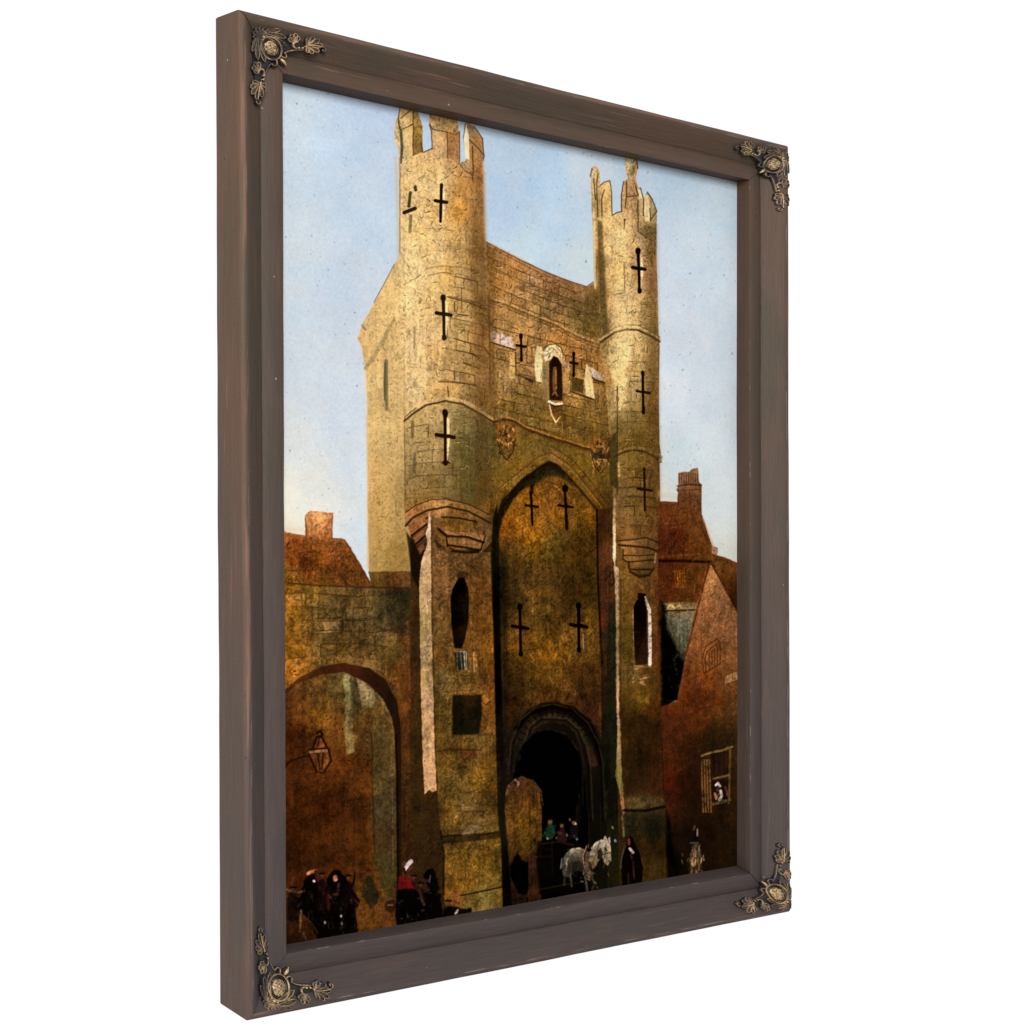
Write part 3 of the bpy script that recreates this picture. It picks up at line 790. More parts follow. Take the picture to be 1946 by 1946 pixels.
# false battlement with pale copings
fill([(931, 626), (973, 642), (979, 664), (931, 650)], [(940, 634, (176, 148, 120)), (970, 652, (190, 160, 130))], soft=1, tex=1.2)
stroke([(931, 650), (979, 665)], 2.4, (56, 36, 20), a=.85); stroke([(950, 634), (950, 652)], 1.5, (84, 60, 40), a=.7)
fill([(968, 668), (979, 670), (979, 720), (968, 718)], (202, 158, 84), soft=1, a=.8, tex=.8)
stroke([(979, 670), (980, 712), (1030, 728)], 2.2, (70, 46, 22), a=.75)
fill([(1020, 656), (1030, 658), (1031, 728), (1018, 724), (1015, 690)], [(1025, 665, (214, 190, 130)), (1024, 720, (222, 194, 134))], soft=1.2, tex=.6)
stroke([(999, 720), (1012, 726)], 4, (54, 36, 18), a=.8)
fill([(1115, 692), (1135, 706), (1165, 720), (1171, 733), (1125, 722)], [(1125, 700, (176, 150, 116)), (1160, 726, (150, 120, 80))], soft=1, tex=1.1)
stroke([(1120, 712), (1130, 722), (1171, 734)], 2.6, (48, 32, 18), a=.9)
fill([(1114, 690), (1124, 714), (1130, 758), (1113, 752), (1110, 720)], [(1118, 700, (222, 180, 112)), (1122, 750, (226, 192, 128))], soft=1.1, tex=.6)
fill([(1085, 716), (1108, 722), (1108, 748), (1086, 742)], (66, 50, 22), soft=1.5, a=.85, tex=1)
stroke([(1084, 744), (1130, 760)], 3, (60, 38, 18), a=.85); stroke([(1074, 700), (1082, 704), (1083, 750)], 5, (176, 128, 68), a=.7, dry=.2)
stroke([(1083, 706), (1084, 748)], 1.6, (70, 44, 20), a=.7)
cross(990, 638, 46, 17, 1, lw=4.0)
stroke([(1001, 650), (1001, 690), (1014, 690)], 1.6, (74, 48, 24), a=.7)
cross(1090, 672, 42, 14, 0, lw=3.6)
# niche with its canopy and figure-like shadow
fill([(1032, 668), (1040, 656), (1054, 654), (1066, 662), (1070, 680), (1084, 704), (1072, 698), (1060, 684), (1052, 676), (1044, 684), (1036, 688)], [(1040, 664, (190, 172, 128)), (1056, 662, (200, 178, 130)), (1066, 690, (150, 114, 72))], soft=1, rough=1.2, tex=1.6)
stroke(wob([(1034, 662), (1044, 655), (1056, 654), (1066, 661), (1070, 674)], .7), 2.0, (60, 42, 24), a=.75)
for p in ([(1040, 668), (1048, 660)], [(1050, 660), (1058, 668)], [(1056, 658), (1066, 670)], [(1042, 680), (1046, 670)]): stroke(p, 1.6, (84, 66, 40), a=.7)
fill([(1030, 690), (1042, 686), (1043, 760), (1032, 756), (1029, 730)], (138, 110, 66), soft=1.2, tex=.8)
fill([(1043, 690), (1052, 676), (1060, 680), (1067, 692), (1069, 762), (1044, 760)], [(1048, 690, (32, 18, 12)), (1064, 690, (30, 18, 12)), (1050, 730, (44, 26, 16)), (1064, 740, (40, 26, 16)), (1054, 755, (50, 30, 18))], soft=1.0)
stroke([(1054, 700), (1053, 722), (1054, 745)], [6, 8, 7], (132, 84, 50), a=.85, soft=1.4, dry=.45)
stroke([(1056, 704), (1057, 738)], 1.4, (196, 150, 100), a=.6, dry=.4); stroke([(1050, 750), (1054, 744), (1059, 752)], 2, (190, 140, 100), a=.55)
fill([(1069, 704), (1079, 704), (1080, 748), (1070, 745)], (178, 132, 78), soft=1, a=.8, tex=.8)
fill([(1043, 768), (1069, 770), (1066, 790), (1058, 804), (1052, 798), (1046, 785)], (96, 66, 32), soft=1)
stroke([(1042, 763), (1055, 768), (1068, 767)], 3.4, (228, 200, 170), a=.9); stroke([(1043, 768), (1056, 773), (1068, 770)], 1.8, (40, 22, 12), a=.9)
stroke([(1044, 770), (1048, 788), (1056, 803), (1064, 792)], [2, 2.4, 2.2, 1], (216, 178, 124), a=.85)
fill([(1068, 770), (1078, 800), (1078, 830), (1062, 806)], (72, 54, 26), soft=4, a=.55)
# lower string course and the two carved shields
for dy, c, w_, a_ in ((0, (176, 112, 54), 2.4, .6), (4, (60, 34, 18), 3.6, .85), (8, (74, 52, 28), 2.4, .5)):
    stroke(wob([(935, 800 + dy), (955, 792 + dy), (975, 796 + dy), (1000, 812 + dy), (1060, 832 + dy), (1118, 850 + dy), (1172, 856 + dy)], .8), w_, c, a=a_, dry=.2)
for (x, y) in ((962, 836), (1141, 862)):
    fill([(x - 20, y - 32), (x + 18, y - 30), (x + 20, y + 5), (x + 8, y + 40), (x - 6, y + 38), (x - 18, y + 10)], [(x - 10, y - 20, (132, 84, 36)), (x + 8, y - 8, (96, 62, 28)), (x, y + 20, (112, 78, 34))], soft=2, rough=1.5, a=.85, tex=1.6)
    for i in range(26):
        u, v_ = x + rr_.uniform(-15, 15), y + rr_.uniform(-28, 28)
        stroke([(u, v_), (u + rr_.uniform(-5, 5), v_ + rr_.uniform(-3, 7)), (u + rr_.uniform(-6, 6), v_ + rr_.uniform(2, 12))], rr_.uniform(1.2, 2.4), rr_.choice([(54, 32, 18), (46, 30, 18), (198, 142, 74), (164, 108, 50)]), a=.7, soft=.7)
    stroke([(x - 16, y + 4), (x - 12, y + 22), (x, y + 38), (x + 12, y + 24), (x + 17, y)], 1.8, (50, 30, 14), a=.8)
fill([(1122, 854), (1132, 862), (1140, 856), (1150, 868), (1156, 858), (1156, 872), (1124, 872)], (44, 38, 30), soft=1.5, a=.75)
# recess with pointed arch
ARCH_O = [(926, 1010), (932, 950), (941, 912), (955, 890), (985, 872), (1010, 862), (1030, 852), (1052, 849), (1075, 858), (1100, 876), (1122, 905), (1150, 940), (1163, 968), (1166, 1010), (1166, 1680), (926, 1720)]
fill([(934, 1000), (944, 925), (975, 893), (1024, 863), (1048, 857), (1075, 862), (1110, 892), (1145, 930), (1164, 965), (1166, 1010)], [(945, 950, (96, 72, 28)), (975, 905, (128, 94, 34)), (1010, 880, (118, 86, 32)), (1050, 866, (122, 86, 38)), (1090, 890, (122, 88, 30)), (1120, 930, (104, 76, 30)), (1150, 960, (80, 56, 26))], soft=2, tex=1.1)
REC = [(960, 1000, (120, 76, 24)), (1000, 960, (128, 86, 26)), (1010, 1010, (136, 94, 26)), (1050, 950, (112, 72, 28)), (1090, 960, (106, 74, 28)), (970, 1050, (92, 66, 26)), (1030, 1050, (116, 92, 32)), (1060, 1030, (108, 86, 34)), (1100, 1030, (82, 60, 22)), (1110, 1090, (76, 58, 22)),
       (960, 1100, (66, 50, 22)), (1010, 1100, (88, 66, 30)), (1050, 1090, (100, 72, 32)), (960, 1160, (58, 44, 18)), (1020, 1150, (92, 70, 26)), (1080, 1150, (70, 50, 22)), (1110, 1180, (96, 70, 24)), (970, 1210, (96, 70, 32)), (1030, 1220, (94, 68, 26)), (1090, 1230, (104, 76, 30)),
       (960, 1280, (74, 54, 22)), (1000, 1290, (84, 64, 22)), (1050, 1280, (106, 76, 24)), (1100, 1290, (84, 58, 24)), (970, 1340, (56, 36, 16)), (1040, 1320, (86, 56, 22)), (1110, 1350, (66, 40, 20)), (960, 1400, (30, 24, 14)), (960, 1600, (34, 24, 12)), (1140, 1450, (30, 28, 16)), (1140, 1600, (22, 20, 12)), (1050, 1500, (6, 6, 5))]
ARCH_I = [(930, 1800), (936, 1000), (952, 952), (991, 910), (1020, 888), (1043, 875), (1058, 882), (1075, 897), (1107, 936), (1134, 969), (1137, 1100), (1142, 1260), (1148, 1700)]
fill(ARCH_I, REC, soft=1.2, rough=.6, tex=1.5)
fill([(938, 1000), (952, 952), (991, 910), (1020, 888), (1043, 875), (1058, 882), (1075, 897), (1072, 906), (1050, 892), (1040, 894), (1012, 914), (975, 948), (955, 985), (946, 1020)], (24, 18, 10), soft=2.4, a=.95, rough=1.2)
fill([(990, 922), (1015, 896), (1043, 882), (1072, 898), (1096, 926), (1060, 904), (1035, 908), (1012, 926)], (40, 34, 18), soft=4, a=.8)
stroke([(1060, 886), (1090, 916), (1134, 969)], 3.4, (46, 28, 14), a=.9, soft=1.4)
for off, c, a_ in ((7, (150, 112, 50), .5), (11, (70, 46, 20), .6), (18, (130, 94, 40), .45), (23, (64, 44, 20), .6), (30, (118, 84, 36), .4)):
    L_ = [(936 - off * .2, 990), (947 - off * .3, 935 - off * .3), (991 - off * .4, 905 - off * .8), (1024 - off * .3, 880 - off), (1046, 871 - off)]
    R_ = [(1046, 871 - off), (1078 + off * .5, 893 - off * .8), (1110 + off * .7, 932 - off * .6), (1137 + off * .8, 966 - off * .3)]
    if off < 20: stroke(wob(L_, .6), 1.8, c, a=a_, dry=.3)
    stroke(wob(R_, .6), 2.0, c, a=a_, dry=.3)
for i in range(20):
    t = rr_.random(); x = 1065 + 85 * t; y = 868 + 100 * t ** 1.1
    stroke([(x, y), (x + 9, y - 7)], 1.4, (60, 42, 20), a=.4)
# right jamb of the recess
fill([(1134, 968), (1166, 965), (1170, 1120), (1172, 1300), (1176, 1700), (1148, 1700), (1142, 1260)], [(1145, 1000, (56, 34, 18)), (1155, 1050, (92, 56, 32)), (1160, 1000, (66, 50, 26)), (1150, 1120, (82, 50, 28)), (1162, 1130, (66, 48, 26)), (1150, 1180, (96, 44, 24)), (1164, 1200, (44, 50, 28)), (1150, 1260, (56, 40, 20)), (1160, 1300, (44, 34, 20)),
      (1160, 1400, (26, 26, 16)), (1160, 1500, (20, 22, 14)), (1160, 1640, (34, 34, 16))], soft=1.4, tex=1.1)
stroke([(1134, 968), (1136, 1100), (1141, 1200), (1144, 1260)], 3.2, (22, 14, 8), a=.9)
stroke([(1144, 1120), (1141, 1080), (1158, 1082), (1176, 1068)], 1.0, (20, 14, 8), a=.0)
for p in ([(1148, 1104), (1172, 1078), (1176, 1096), (1160, 1116)], [(1152, 1100), (1158, 1112)]): stroke(p, 2.2, (40, 26, 16), a=.85)
for i in range(26):
    x, y = rr_.uniform(1139, 1164), rr_.uniform(1000, 1360)
    stroke([(x, y), (x + rr_.uniform(-1, 1), y + rr_.uniform(20, 70))], rr_.uniform(1, 2.4), rr_.choice([(120, 74, 40), (40, 26, 14), (84, 66, 34)]), a=.4, dry=.5)
# hatching inside the recess
for i in range(420):
    x, y = rr_.uniform(958, 1130), rr_.uniform(935, 1325)
    if not inside(x, y, ARCH_I): continue
    an = rr_.choice([-.9, .9, 1.4]) + rr_.uniform(-.3, .3); L = rr_.uniform(5, 15)
    stroke([(x, y), (x + L * math.cos(an), y - L * math.sin(an))], rr_.uniform(.9, 2.0), rr_.choice([(150, 108, 34), (44, 32, 16), (124, 92, 40), (60, 42, 18), (96, 84, 46)]), a=rr_.uniform(.2, .45), soft=.8, dry=.4)
cross(1010, 935, 62, 24, 3, lw=3.4, c=(22, 12, 6), knob=False); stroke([(1010, 925), (1011, 936)], 6, (24, 16, 8), a=.8)
cross(1075, 932, 74, 27, 4, lw=3.8, c=(22, 12, 6), arm=.40, knob=False); fill([(1068, 924), (1074, 920), (1080, 925), (1079, 934), (1072, 937), (1068, 932)], (18, 10, 6), soft=1)
stroke([(1076, 980), (1077, 1004)], 6, (30, 16, 10), a=.9)
cross(989, 1152, 92, 30, 2, lw=5.2, c=(16, 8, 6), arm=.43); cross(1100, 1150, 86, 31, 1, lw=5.4, c=(12, 6, 6), arm=.45)
stroke([(978, 1195), (979, 1222)], 1.6, (60, 38, 20), a=.6); stroke([(1108, 1206), (1109, 1232)], 1.8, (190, 180, 140), a=.6)
# great arch of the gateway
GA = [(944, 1800), (950, 1520), (958, 1430), (973, 1386), (1004, 1346), (1030, 1336), (1052, 1334), (1088, 1341), (1122, 1368), (1140, 1401), (1148, 1438), (1152, 1560), (1156, 1700)]
fill(GA, [(960, 1450, (28, 22, 16)), (1000, 1370, (34, 28, 18)), (1050, 1345, (24, 16, 10)), (1110, 1370, (18, 12, 8)), (1135, 1430, (24, 20, 12)), (1140, 1550, (20, 18, 12)), (1145, 1650, (22, 20, 12)), (960, 1600, (44, 34, 18))], soft=2.2, rough=1.8, tex=.7)
stroke([(982, 1385), (1006, 1356), (1048, 1342), (1090, 1350), (1122, 1382), (1138, 1425), (1142, 1450)], 9, (8, 6, 5), a=.95, soft=2)
stroke([(988, 1410), (1004, 1384), (1026, 1370), (1050, 1362), (1078, 1367), (1100, 1388), (1118, 1420), (1128, 1450)], 15, [(990, 1400, (40, 34, 24)), (1030, 1370, (56, 42, 28)), (1050, 1362, (70, 48, 36)), (1080, 1368, (46, 38, 24)), (1105, 1400, (44, 42, 24)), (1128, 1450, (60, 38, 26))], a=.9, soft=2, dry=.3)
for i in range(15):
    t = math.radians(200 + i * 9.5); x, y = 1054 + 62 * math.cos(t), 1432 + 72 * math.sin(t)
    stroke([(x, y), (1054 + 74 * math.cos(t), 1432 + 84 * math.sin(t))], 2.0, (10, 8, 6), a=.8)
for (x, y, u, v_) in ((1056, 1334, 1060, 1312), (1074, 1338, 1080, 1322), (1108, 1352, 1118, 1336), (1122, 1364, 1138, 1344)): stroke([(x, y), (u, v_)], 1.8, (36, 20, 12), a=.75)
for r, c, w_ in ((0, (58, 46, 28), 2.2), (5, (14, 10, 8), 2.6), (24, (66, 54, 36), 2.0), (29, (12, 9, 7), 3.0), (36, (44, 34, 24), 2.0)):
    stroke(wob([(966 + r, 1470), (972 + r * .9, 1410 + r * .3), (990 + r * .7, 1368 + r * .5), (1018 + r * .4, 1345 + r * .8), (1051, 1338 + r), (1088 - r * .4, 1347 + r * .8), (1118 - r * .7, 1374 + r * .5), (1137 - r * .9, 1410 + r * .3), (1146 - r, 1450), (1151 - r, 1560)], .6), w_, c, a=.75, dry=.25)
fill([(976, 1800), (970, 1560), (976, 1470), (990, 1420), (1010, 1394), (1045, 1384), (1080, 1398), (1100, 1430), (1112, 1480), (1118, 1560), (1122, 1700)], (5, 5, 4), soft=3, a=.97)
stroke([(996, 1412), (1014, 1392), (1046, 1385), (1078, 1396), (1098, 1424)], 4, (46, 42, 32), a=.6, soft=1.8, dry=.5)
for i in range(22):
    x = rr_.uniform(1094, 1172); y = rr_.uniform(1440, 1600)
    stroke([(x, y), (x + rr_.uniform(-1, 1), y + rr_.uniform(30, 90))], rr_.uniform(1.2, 3), rr_.choice([(40, 38, 22), (30, 26, 18), (8, 8, 6), (54, 46, 26)]), a=.5, soft=1.2, dry=.4)
for i in range(60):
    x, y = rr_.uniform(945, 990), rr_.uniform(1390, 1520)
    stroke([(x, y), (x + rr_.uniform(-4, 4), y + rr_.uniform(2, 14))], rr_.uniform(1, 2.4), rr_.choice([(56, 44, 36), (40, 34, 26), (12, 10, 8), (52, 40, 20)]), a=.6, dry=.3)
# sunlit side door inside the gateway
fill([(961, 1780), (959, 1520), (966, 1494), (980, 1480), (992, 1477), (1012, 1484), (1026, 1502), (1030, 1540), (1030, 1640), (1010, 1660), (990, 1780)], [(985, 1490, (80, 50, 32)), (980, 1520, (96, 66, 30)), (1010, 1510, (84, 58, 28)), (990, 1560, (122, 90, 28)), (1015, 1570, (100, 74, 30)), (975, 1600, (92, 64, 26)), (1000, 1600, (100, 76, 24)), (990, 1630, (74, 50, 20)), (1010, 1640, (48, 32, 16)), (975, 1660, (66, 44, 20)), (980, 1700, (40, 26, 16))], soft=1.4, tex=1.7)
stroke([(960, 1600), (959, 1520), (966, 1494), (980, 1480), (992, 1476), (1014, 1484), (1028, 1502), (1032, 1530)], 1.8, (150, 132, 96), a=.5, dry=.5)
stroke([(980, 1482), (986, 1488), (984, 1494)], 3.4, (190, 160, 130), a=.8, dry=.3)
for p in ([(990, 1498), (993, 1520), (990, 1540)], [(1006, 1524), (1008, 1560), (1004, 1590)], [(978, 1490), (992, 1500), (1002, 1490)]): stroke(wob(p, 1), 1.6, (44, 28, 14), a=.6)

# ---- left turret
T1 = [(775, 240, (190, 158, 100)), (768, 300, (176, 150, 106)), (790, 300, (200, 164, 104)), (830, 290, (186, 150, 98)), (865, 280, (168, 126, 74)), (900, 280, (150, 112, 66)), (915, 330, (156, 106, 62)), (800, 340, (206, 172, 110)), (840, 350, (204, 168, 108)), (880, 350, (170, 124, 64)),
      (905, 380, (160, 122, 72)), (775, 380, (196, 158, 100)), (800, 400, (204, 170, 112)), (835, 420, (204, 168, 106)), (870, 400, (184, 130, 56)), (905, 430, (152, 112, 60)), (780, 450, (202, 168, 106)), (830, 460, (206, 174, 112)), (875, 460, (176, 138, 76)), (912, 470, (136, 98, 54)),
      (770, 520, (204, 170, 106)), (820, 520, (204, 170, 108)), (870, 510, (170, 138, 84)), (905, 520, (136, 104, 62)), (780, 580, (206, 170, 104)), (830, 570, (200, 164, 98)), (880, 570, (178, 140, 78)), (915, 570, (140, 100, 52)), (790, 640, (202, 162, 104)), (830, 640, (192, 154, 98)),
      (870, 640, (176, 142, 82)), (910, 650, (164, 118, 66)), (790, 700, (192, 158, 100)), (840, 700, (184, 146, 88)), (890, 700, (168, 132, 76)), (920, 720, (158, 112, 62)), (800, 750, (182, 150, 94)), (860, 745, (176, 138, 82)), (920, 760, (130, 98, 50)), (785, 800, (172, 140, 82)),
      (830, 790, (176, 142, 86)), (880, 800, (124, 104, 58)), (920, 820, (100, 82, 42)), (790, 860, (166, 134, 78)), (830, 850, (162, 130, 76)), (880, 860, (106, 88, 46)), (915, 880, (88, 74, 36)), (790, 920, (144, 116, 66)), (840, 920, (120, 98, 54)), (890, 930, (90, 76, 38)), (925, 920, (86, 66, 30)),
      (800, 960, (120, 92, 46)), (860, 965, (92, 78, 40)), (920, 965, (112, 82, 34)), (760, 640, (204, 166, 104)), (762, 720, (198, 162, 100))]
fill([(760, 195), (760, 207), (752, 230), (749, 248), (751, 269), (757, 284), (759, 304), (761, 490), (755, 520), (750, 600), (765, 700), (768, 798), (768, 965), (771, 1000), (930, 1000), (936, 800), (930, 600), (923, 458), (920, 418), (918, 304), (920, 296), (917, 263), (902, 240), (887, 233), (884, 234), (880, 263), (886, 304), (873, 312), (873, 250), (869, 228), (869, 205), (815, 200),
      (816, 219), (815, 230), (818, 248), (821, 281), (805, 289), (803, 279), (803, 240), (795, 214), (794, 195)], T1, soft=1.0, rough=.4, tex=.85)
fill([(752, 300), (762, 560), (740, 620), (728, 600), (750, 520), (758, 480)], (204, 168, 104), soft=8, a=.8)
# merlons
fill([(786, 205), (795, 214), (803, 240), (803, 279), (804, 288), (785, 297), (785, 240)], [(792, 230, (140, 116, 66)), (795, 270, (118, 92, 46))], soft=1, tex=1.4)
stroke([(757, 232), (762, 250), (764, 280), (762, 310)], [2, 5, 6, 3], (54, 58, 48), a=.85, dry=.15)
stroke([(760, 205), (757, 225), (759, 232)], 1.8, (80, 62, 36), a=.7)
for p in ([(763, 246), (775, 241), (785, 236)], [(785, 212), (785, 295)], [(762, 224), (778, 212), (784, 206)], [(804, 288), (800, 270)], [(805, 289), (821, 282)], [(821, 284), (820, 250), (816, 236), (822, 245), (845, 250), (866, 256), (873, 250)], [(850, 252), (851, 300)], [(873, 250), (873, 312), (884, 325), (898, 332), (899, 345)],
          [(892, 265), (903, 275), (919, 294)], [(898, 278), (899, 330)], [(884, 236), (881, 262), (886, 300)], [(917, 263), (920, 296), (918, 306)], [(760, 300), (760, 480)], [(902, 241), (916, 262)]):
    stroke(wob(p, .6), 1.8, (62, 44, 24), a=.8, dry=.2)
fill([(816, 216), (869, 226), (873, 252), (850, 250), (824, 244)], (148, 118, 70), soft=1.6, a=.6, tex=1.5)
fill([(851, 250), (872, 256), (873, 312), (852, 300)], (146, 98, 50), soft=3, a=.5)
fill([(886, 234), (891, 262), (892, 304), (884, 300), (881, 264)], (222, 206, 168), soft=1, tex=.4)
fill([(891, 240), (902, 242), (900, 262), (892, 262)], (116, 104, 78), soft=1.5, a=.8)
fill([(873, 306), (892, 306), (897, 330), (880, 322)], (150, 126, 92), soft=1.5, a=.7, tex=1.4)
stroke([(918, 306), (920, 380), (922, 455)], 4, (206, 146, 84), a=.5, soft=1.5)
stroke([(759, 300), (761, 400), (761, 485)], 3, (214, 160, 110), a=.55, soft=1.3)
stroke([(925, 310), (927, 440)], 6, (204, 206, 204), a=.25, soft=3)
drum = lambda y0, gap, xc, hw, bul, sl=0.0: (lambda k, x: y0 + gap * k + bul * ((x - xc) / hw) ** 2 + sl * (x - xc))
courses([(765, 320), (916, 330), (918, 480), (765, 480)], drum(330, 21, 835, 80, 6, .06), 0, 8, 21, block=26, a=.30, w=1.1, keep=.45, tone=9, col=(84, 62, 34))
courses([(820, 510), (928, 520), (932, 770), (825, 745)], drum(520, 20, 830, 90, 8, .12), 0, 13, 20, block=24, a=.6, w=1.25, keep=.7, tone=13, col=(74, 54, 28))
courses([(772, 790), (925, 800), (925, 930), (772, 930)], drum(806, 24, 845, 85, 10), 0, 6, 24, block=28, a=.42, w=1.3, keep=.5, tone=10, col=(60, 46, 26))
for p in ([(809, 511), (835, 505), (870, 507), (905, 515), (922, 526)], [(812, 524), (840, 518), (880, 522), (920, 548)], [(770, 540), (800, 522)]):
    stroke(wob(p, .6), 1.6, (92, 70, 40), a=.55, dry=.3)
for p in ([(850, 564), (890, 575), (930, 590)], [(863, 574), (864, 592)], [(870, 598), (890, 600)], [(862, 643), (905, 656), (920, 660), (928, 672)], [(880, 690), (905, 698), (912, 702)], [(863, 705), (864, 722)], [(833, 725), (870, 727), (905, 732)], [(850, 735), (853, 756)], [(895, 672), (910, 680)]):
    stroke(wob(p, .5), 2.0, (58, 40, 22), a=.75, dry=.2)
stroke([(837, 655), (836, 680), (829, 725)], 3, (222, 174, 104), a=.5, dry=.5)
# string course 1
stroke([(768, 794), (785, 778), (810, 764), (846, 756), (880, 762), (910, 778), (934, 796)], 6, (206, 164, 104), a=.65, soft=1.5, dry=.2)
stroke(wob([(768, 800), (785, 786), (810, 770), (846, 762), (880, 768), (910, 786), (938, 802)], .4), 3.0, (62, 44, 24), a=.9)
stroke(wob([(768, 803), (770, 792), (790, 775)], .4), 1.8, (84, 60, 32), a=.7)
fill([(848, 764), (880, 772), (930, 806), (928, 940), (900, 950), (880, 880), (862, 860), (866, 800)], (78, 72, 40), soft=18, a=.18)
# slits
cross(838, 351, 70, 22, -2, lw=5.2, c=(26, 20, 12), glint=(226, 200, 152), arm=.45, knob=False)
stroke([(780, 368), (777, 392)], 5, (66, 66, 42), a=.8, dry=.25); stroke([(769, 404), (788, 396)], 6, (46, 36, 24), a=.9); stroke([(781, 410), (779, 440)], 5, (112, 100, 64), a=.7, dry=.3)
stroke([(789, 355), (790, 361)], 5, (50, 60, 36), a=.85)
cross(843, 565, 78, 28, 2, lw=5.6, c=(34, 30, 16), glint=(226, 190, 136), arm=.40)
cross(846, 783, 98, 34, 1, lw=5.6, c=(32, 18, 8), glint=(224, 180, 120), arm=.46)
fill([(841, 784), (852, 784), (849, 798), (843, 798)], (34, 18, 10), soft=1); fill([(838, 881), (846, 872), (857, 881)], (32, 18, 8), soft=1)
for p, w_ in (([(788, 622), (787, 662)], 4), ([(784, 802), (784, 828)], 6), ([(788, 862), (787, 896)], 6)): stroke(p, w_, (92, 72, 42), a=.7, soft=1.2, dry=.3)
stroke([(768, 640), (768, 790)], 1.6, (140, 106, 60), a=.5, dry=.4); stroke([(769, 810), (770, 960)], 2.0, (104, 82, 46), a=.6, dry=.4)
stroke([(929, 560), (931, 700), (930, 740)], 2.2, (80, 52, 26), a=.6, dry=.3)
# corbel under the left turret
fill([(768, 978), (782, 962), (810, 950), (836, 946), (880, 954), (912, 966), (936, 980), (934, 1030), (915, 1050), (850, 1046), (820, 1020), (808, 1060), (796, 1050), (784, 1020)],
     [(780, 980, (150, 108, 60)), (836, 955, (178, 132, 72)), (900, 970, (130, 98, 50)), (790, 1010, (92, 62, 38)), (860, 990, (112, 80, 30)), (910, 1010, (122, 90, 50)), (880, 1035, (120, 90, 44)), (800, 1040, (66, 48, 30)), (930, 990, (96, 72, 38))], soft=1.2, tex=1.1)
for p, w_ in (([(771, 974), (790, 960), (820, 950), (846, 948), (890, 958), (930, 978)], 1.6), ([(771, 1000), (784, 984), (812, 970), (850, 963), (890, 972), (932, 994)], 4.0), ([(780, 1004), (812, 984)], 3.0), ([(784, 1030), (810, 1012)], 3.2), ([(790, 1044), (808, 1034)], 3.4), ([(800, 1060), (808, 1050)], 3),
              ([(832, 1004), (846, 1014), (880, 1010), (920, 1026)], 2.8), ([(860, 1012), (890, 1020), (916, 1028)], 4), ([(848, 1022), (850, 1040)], 2), ([(850, 1036), (880, 1038), (912, 1044)], 3), ([(855, 1043), (870, 1048), (908, 1046)], 5), ([(920, 1010), (916, 1036)], 2), ([(838, 982), (870, 984), (905, 990)], 1.6)):
    stroke(wob(p, .5), w_, (38, 24, 14), a=.85, dry=.1)
# (ledges are laid over the shaft below)
SH = [(840, 1060, (112, 84, 46)), (880, 1070, (106, 78, 40)), (920, 1060, (110, 84, 38)), (840, 1120, (110, 80, 44)), (915, 1120, (112, 76, 30)), (840, 1180, (96, 74, 36)), (915, 1190, (110, 76, 28)), (835, 1250, (112, 78, 32)), (915, 1240, (104, 74, 30)), (840, 1290, (92, 78, 38)), (890, 1300, (100, 76, 32)), (935, 1290, (118, 74, 30)),
      (840, 1350, (92, 72, 28)), (930, 1350, (124, 82, 28)), (845, 1410, (106, 82, 32)), (900, 1410, (100, 80, 36)), (880, 1440, (112, 84, 36)), (930, 1440, (116, 84, 30)), (860, 1490, (102, 82, 34)), (900, 1490, (118, 92, 34)), (930, 1500, (118, 88, 32)), (880, 1540, (116, 92, 42)), (850, 1560, (104, 82, 30)), (900, 1575, (128, 106, 60)), (940, 1570, (100, 84, 40)),
      (860, 1630, (110, 84, 30)), (900, 1640, (116, 88, 26)), (940, 1620, (108, 84, 28)), (880, 1680, (118, 90, 30)), (860, 1700, (120, 86, 30)), (920, 1710, (132, 118, 52)), (900, 1730, (140, 120, 56)), (950, 1700, (108, 92, 36)), (835, 1540, (84, 66, 28))]
fill([(815, 1000), (830, 1040), (932, 1050), (935, 1150), (939, 1240), (943, 1400), (947, 1560), (953, 1610), (954, 1690), (960, 1730), (950, 1800), (860, 1800), (843, 1700), (840, 1600), (832, 1520), (826, 1400), (822, 1200)], SH, soft=1.2, tex=1.35, rough=.4)
for q, c in (([(834, 1003), (850, 1010), (888, 1010), (924, 1018), (920, 1030), (890, 1020), (852, 1018)], (150, 110, 62)), ([(850, 1022), (885, 1026), (914, 1034), (912, 1044), (880, 1039), (853, 1036)], (140, 102, 54)),
             ([(840, 982), (872, 984), (908, 991), (906, 1004), (872, 1000), (844, 998)], (118, 88, 36))):
    fill(q, c, soft=1.2, a=.85, rough=.5, tex=1.2)
for q, w_ in (([(834, 1006), (848, 1018), (890, 1021), (920, 1031)], 3.4), ([(851, 1036), (880, 1040), (912, 1046)], 3.0), ([(860, 1047), (885, 1050), (908, 1049)], 5.0), ([(840, 983), (872, 985), (906, 992)], 1.8), ([(848, 1018), (851, 1036)], 2.0), ([(922, 1018), (914, 1044)], 2.0)):
    stroke(wob(q, .4), w_, (28, 18, 10), a=.9, dry=.1)
fill([(772, 1010), (806, 1060), (801, 1120), (800, 1200), (795, 1120), (783, 1096)], (24, 18, 12), soft=2, a=.85)
courses([(830, 1280), (938, 1280), (946, 1575), (838, 1590)], lambda k, x: 1290 + 36 * k - (x - 890) * .03, 0, 9, 36, block=38, a=.5, w=1.5, keep=.6, tone=18)
stroke(wob([(828, 1300), (860, 1300), (890, 1298)], .4), 1.8, (70, 62, 36), a=.5)
stroke(wob([(828, 1428), (860, 1424), (915, 1426)], .5), 2.2, (54, 36, 16), a=.75, dry=.2)
fill([(872, 1430), (905, 1426), (908, 1440), (880, 1444)], (84, 46, 22), soft=2.5, a=.65)
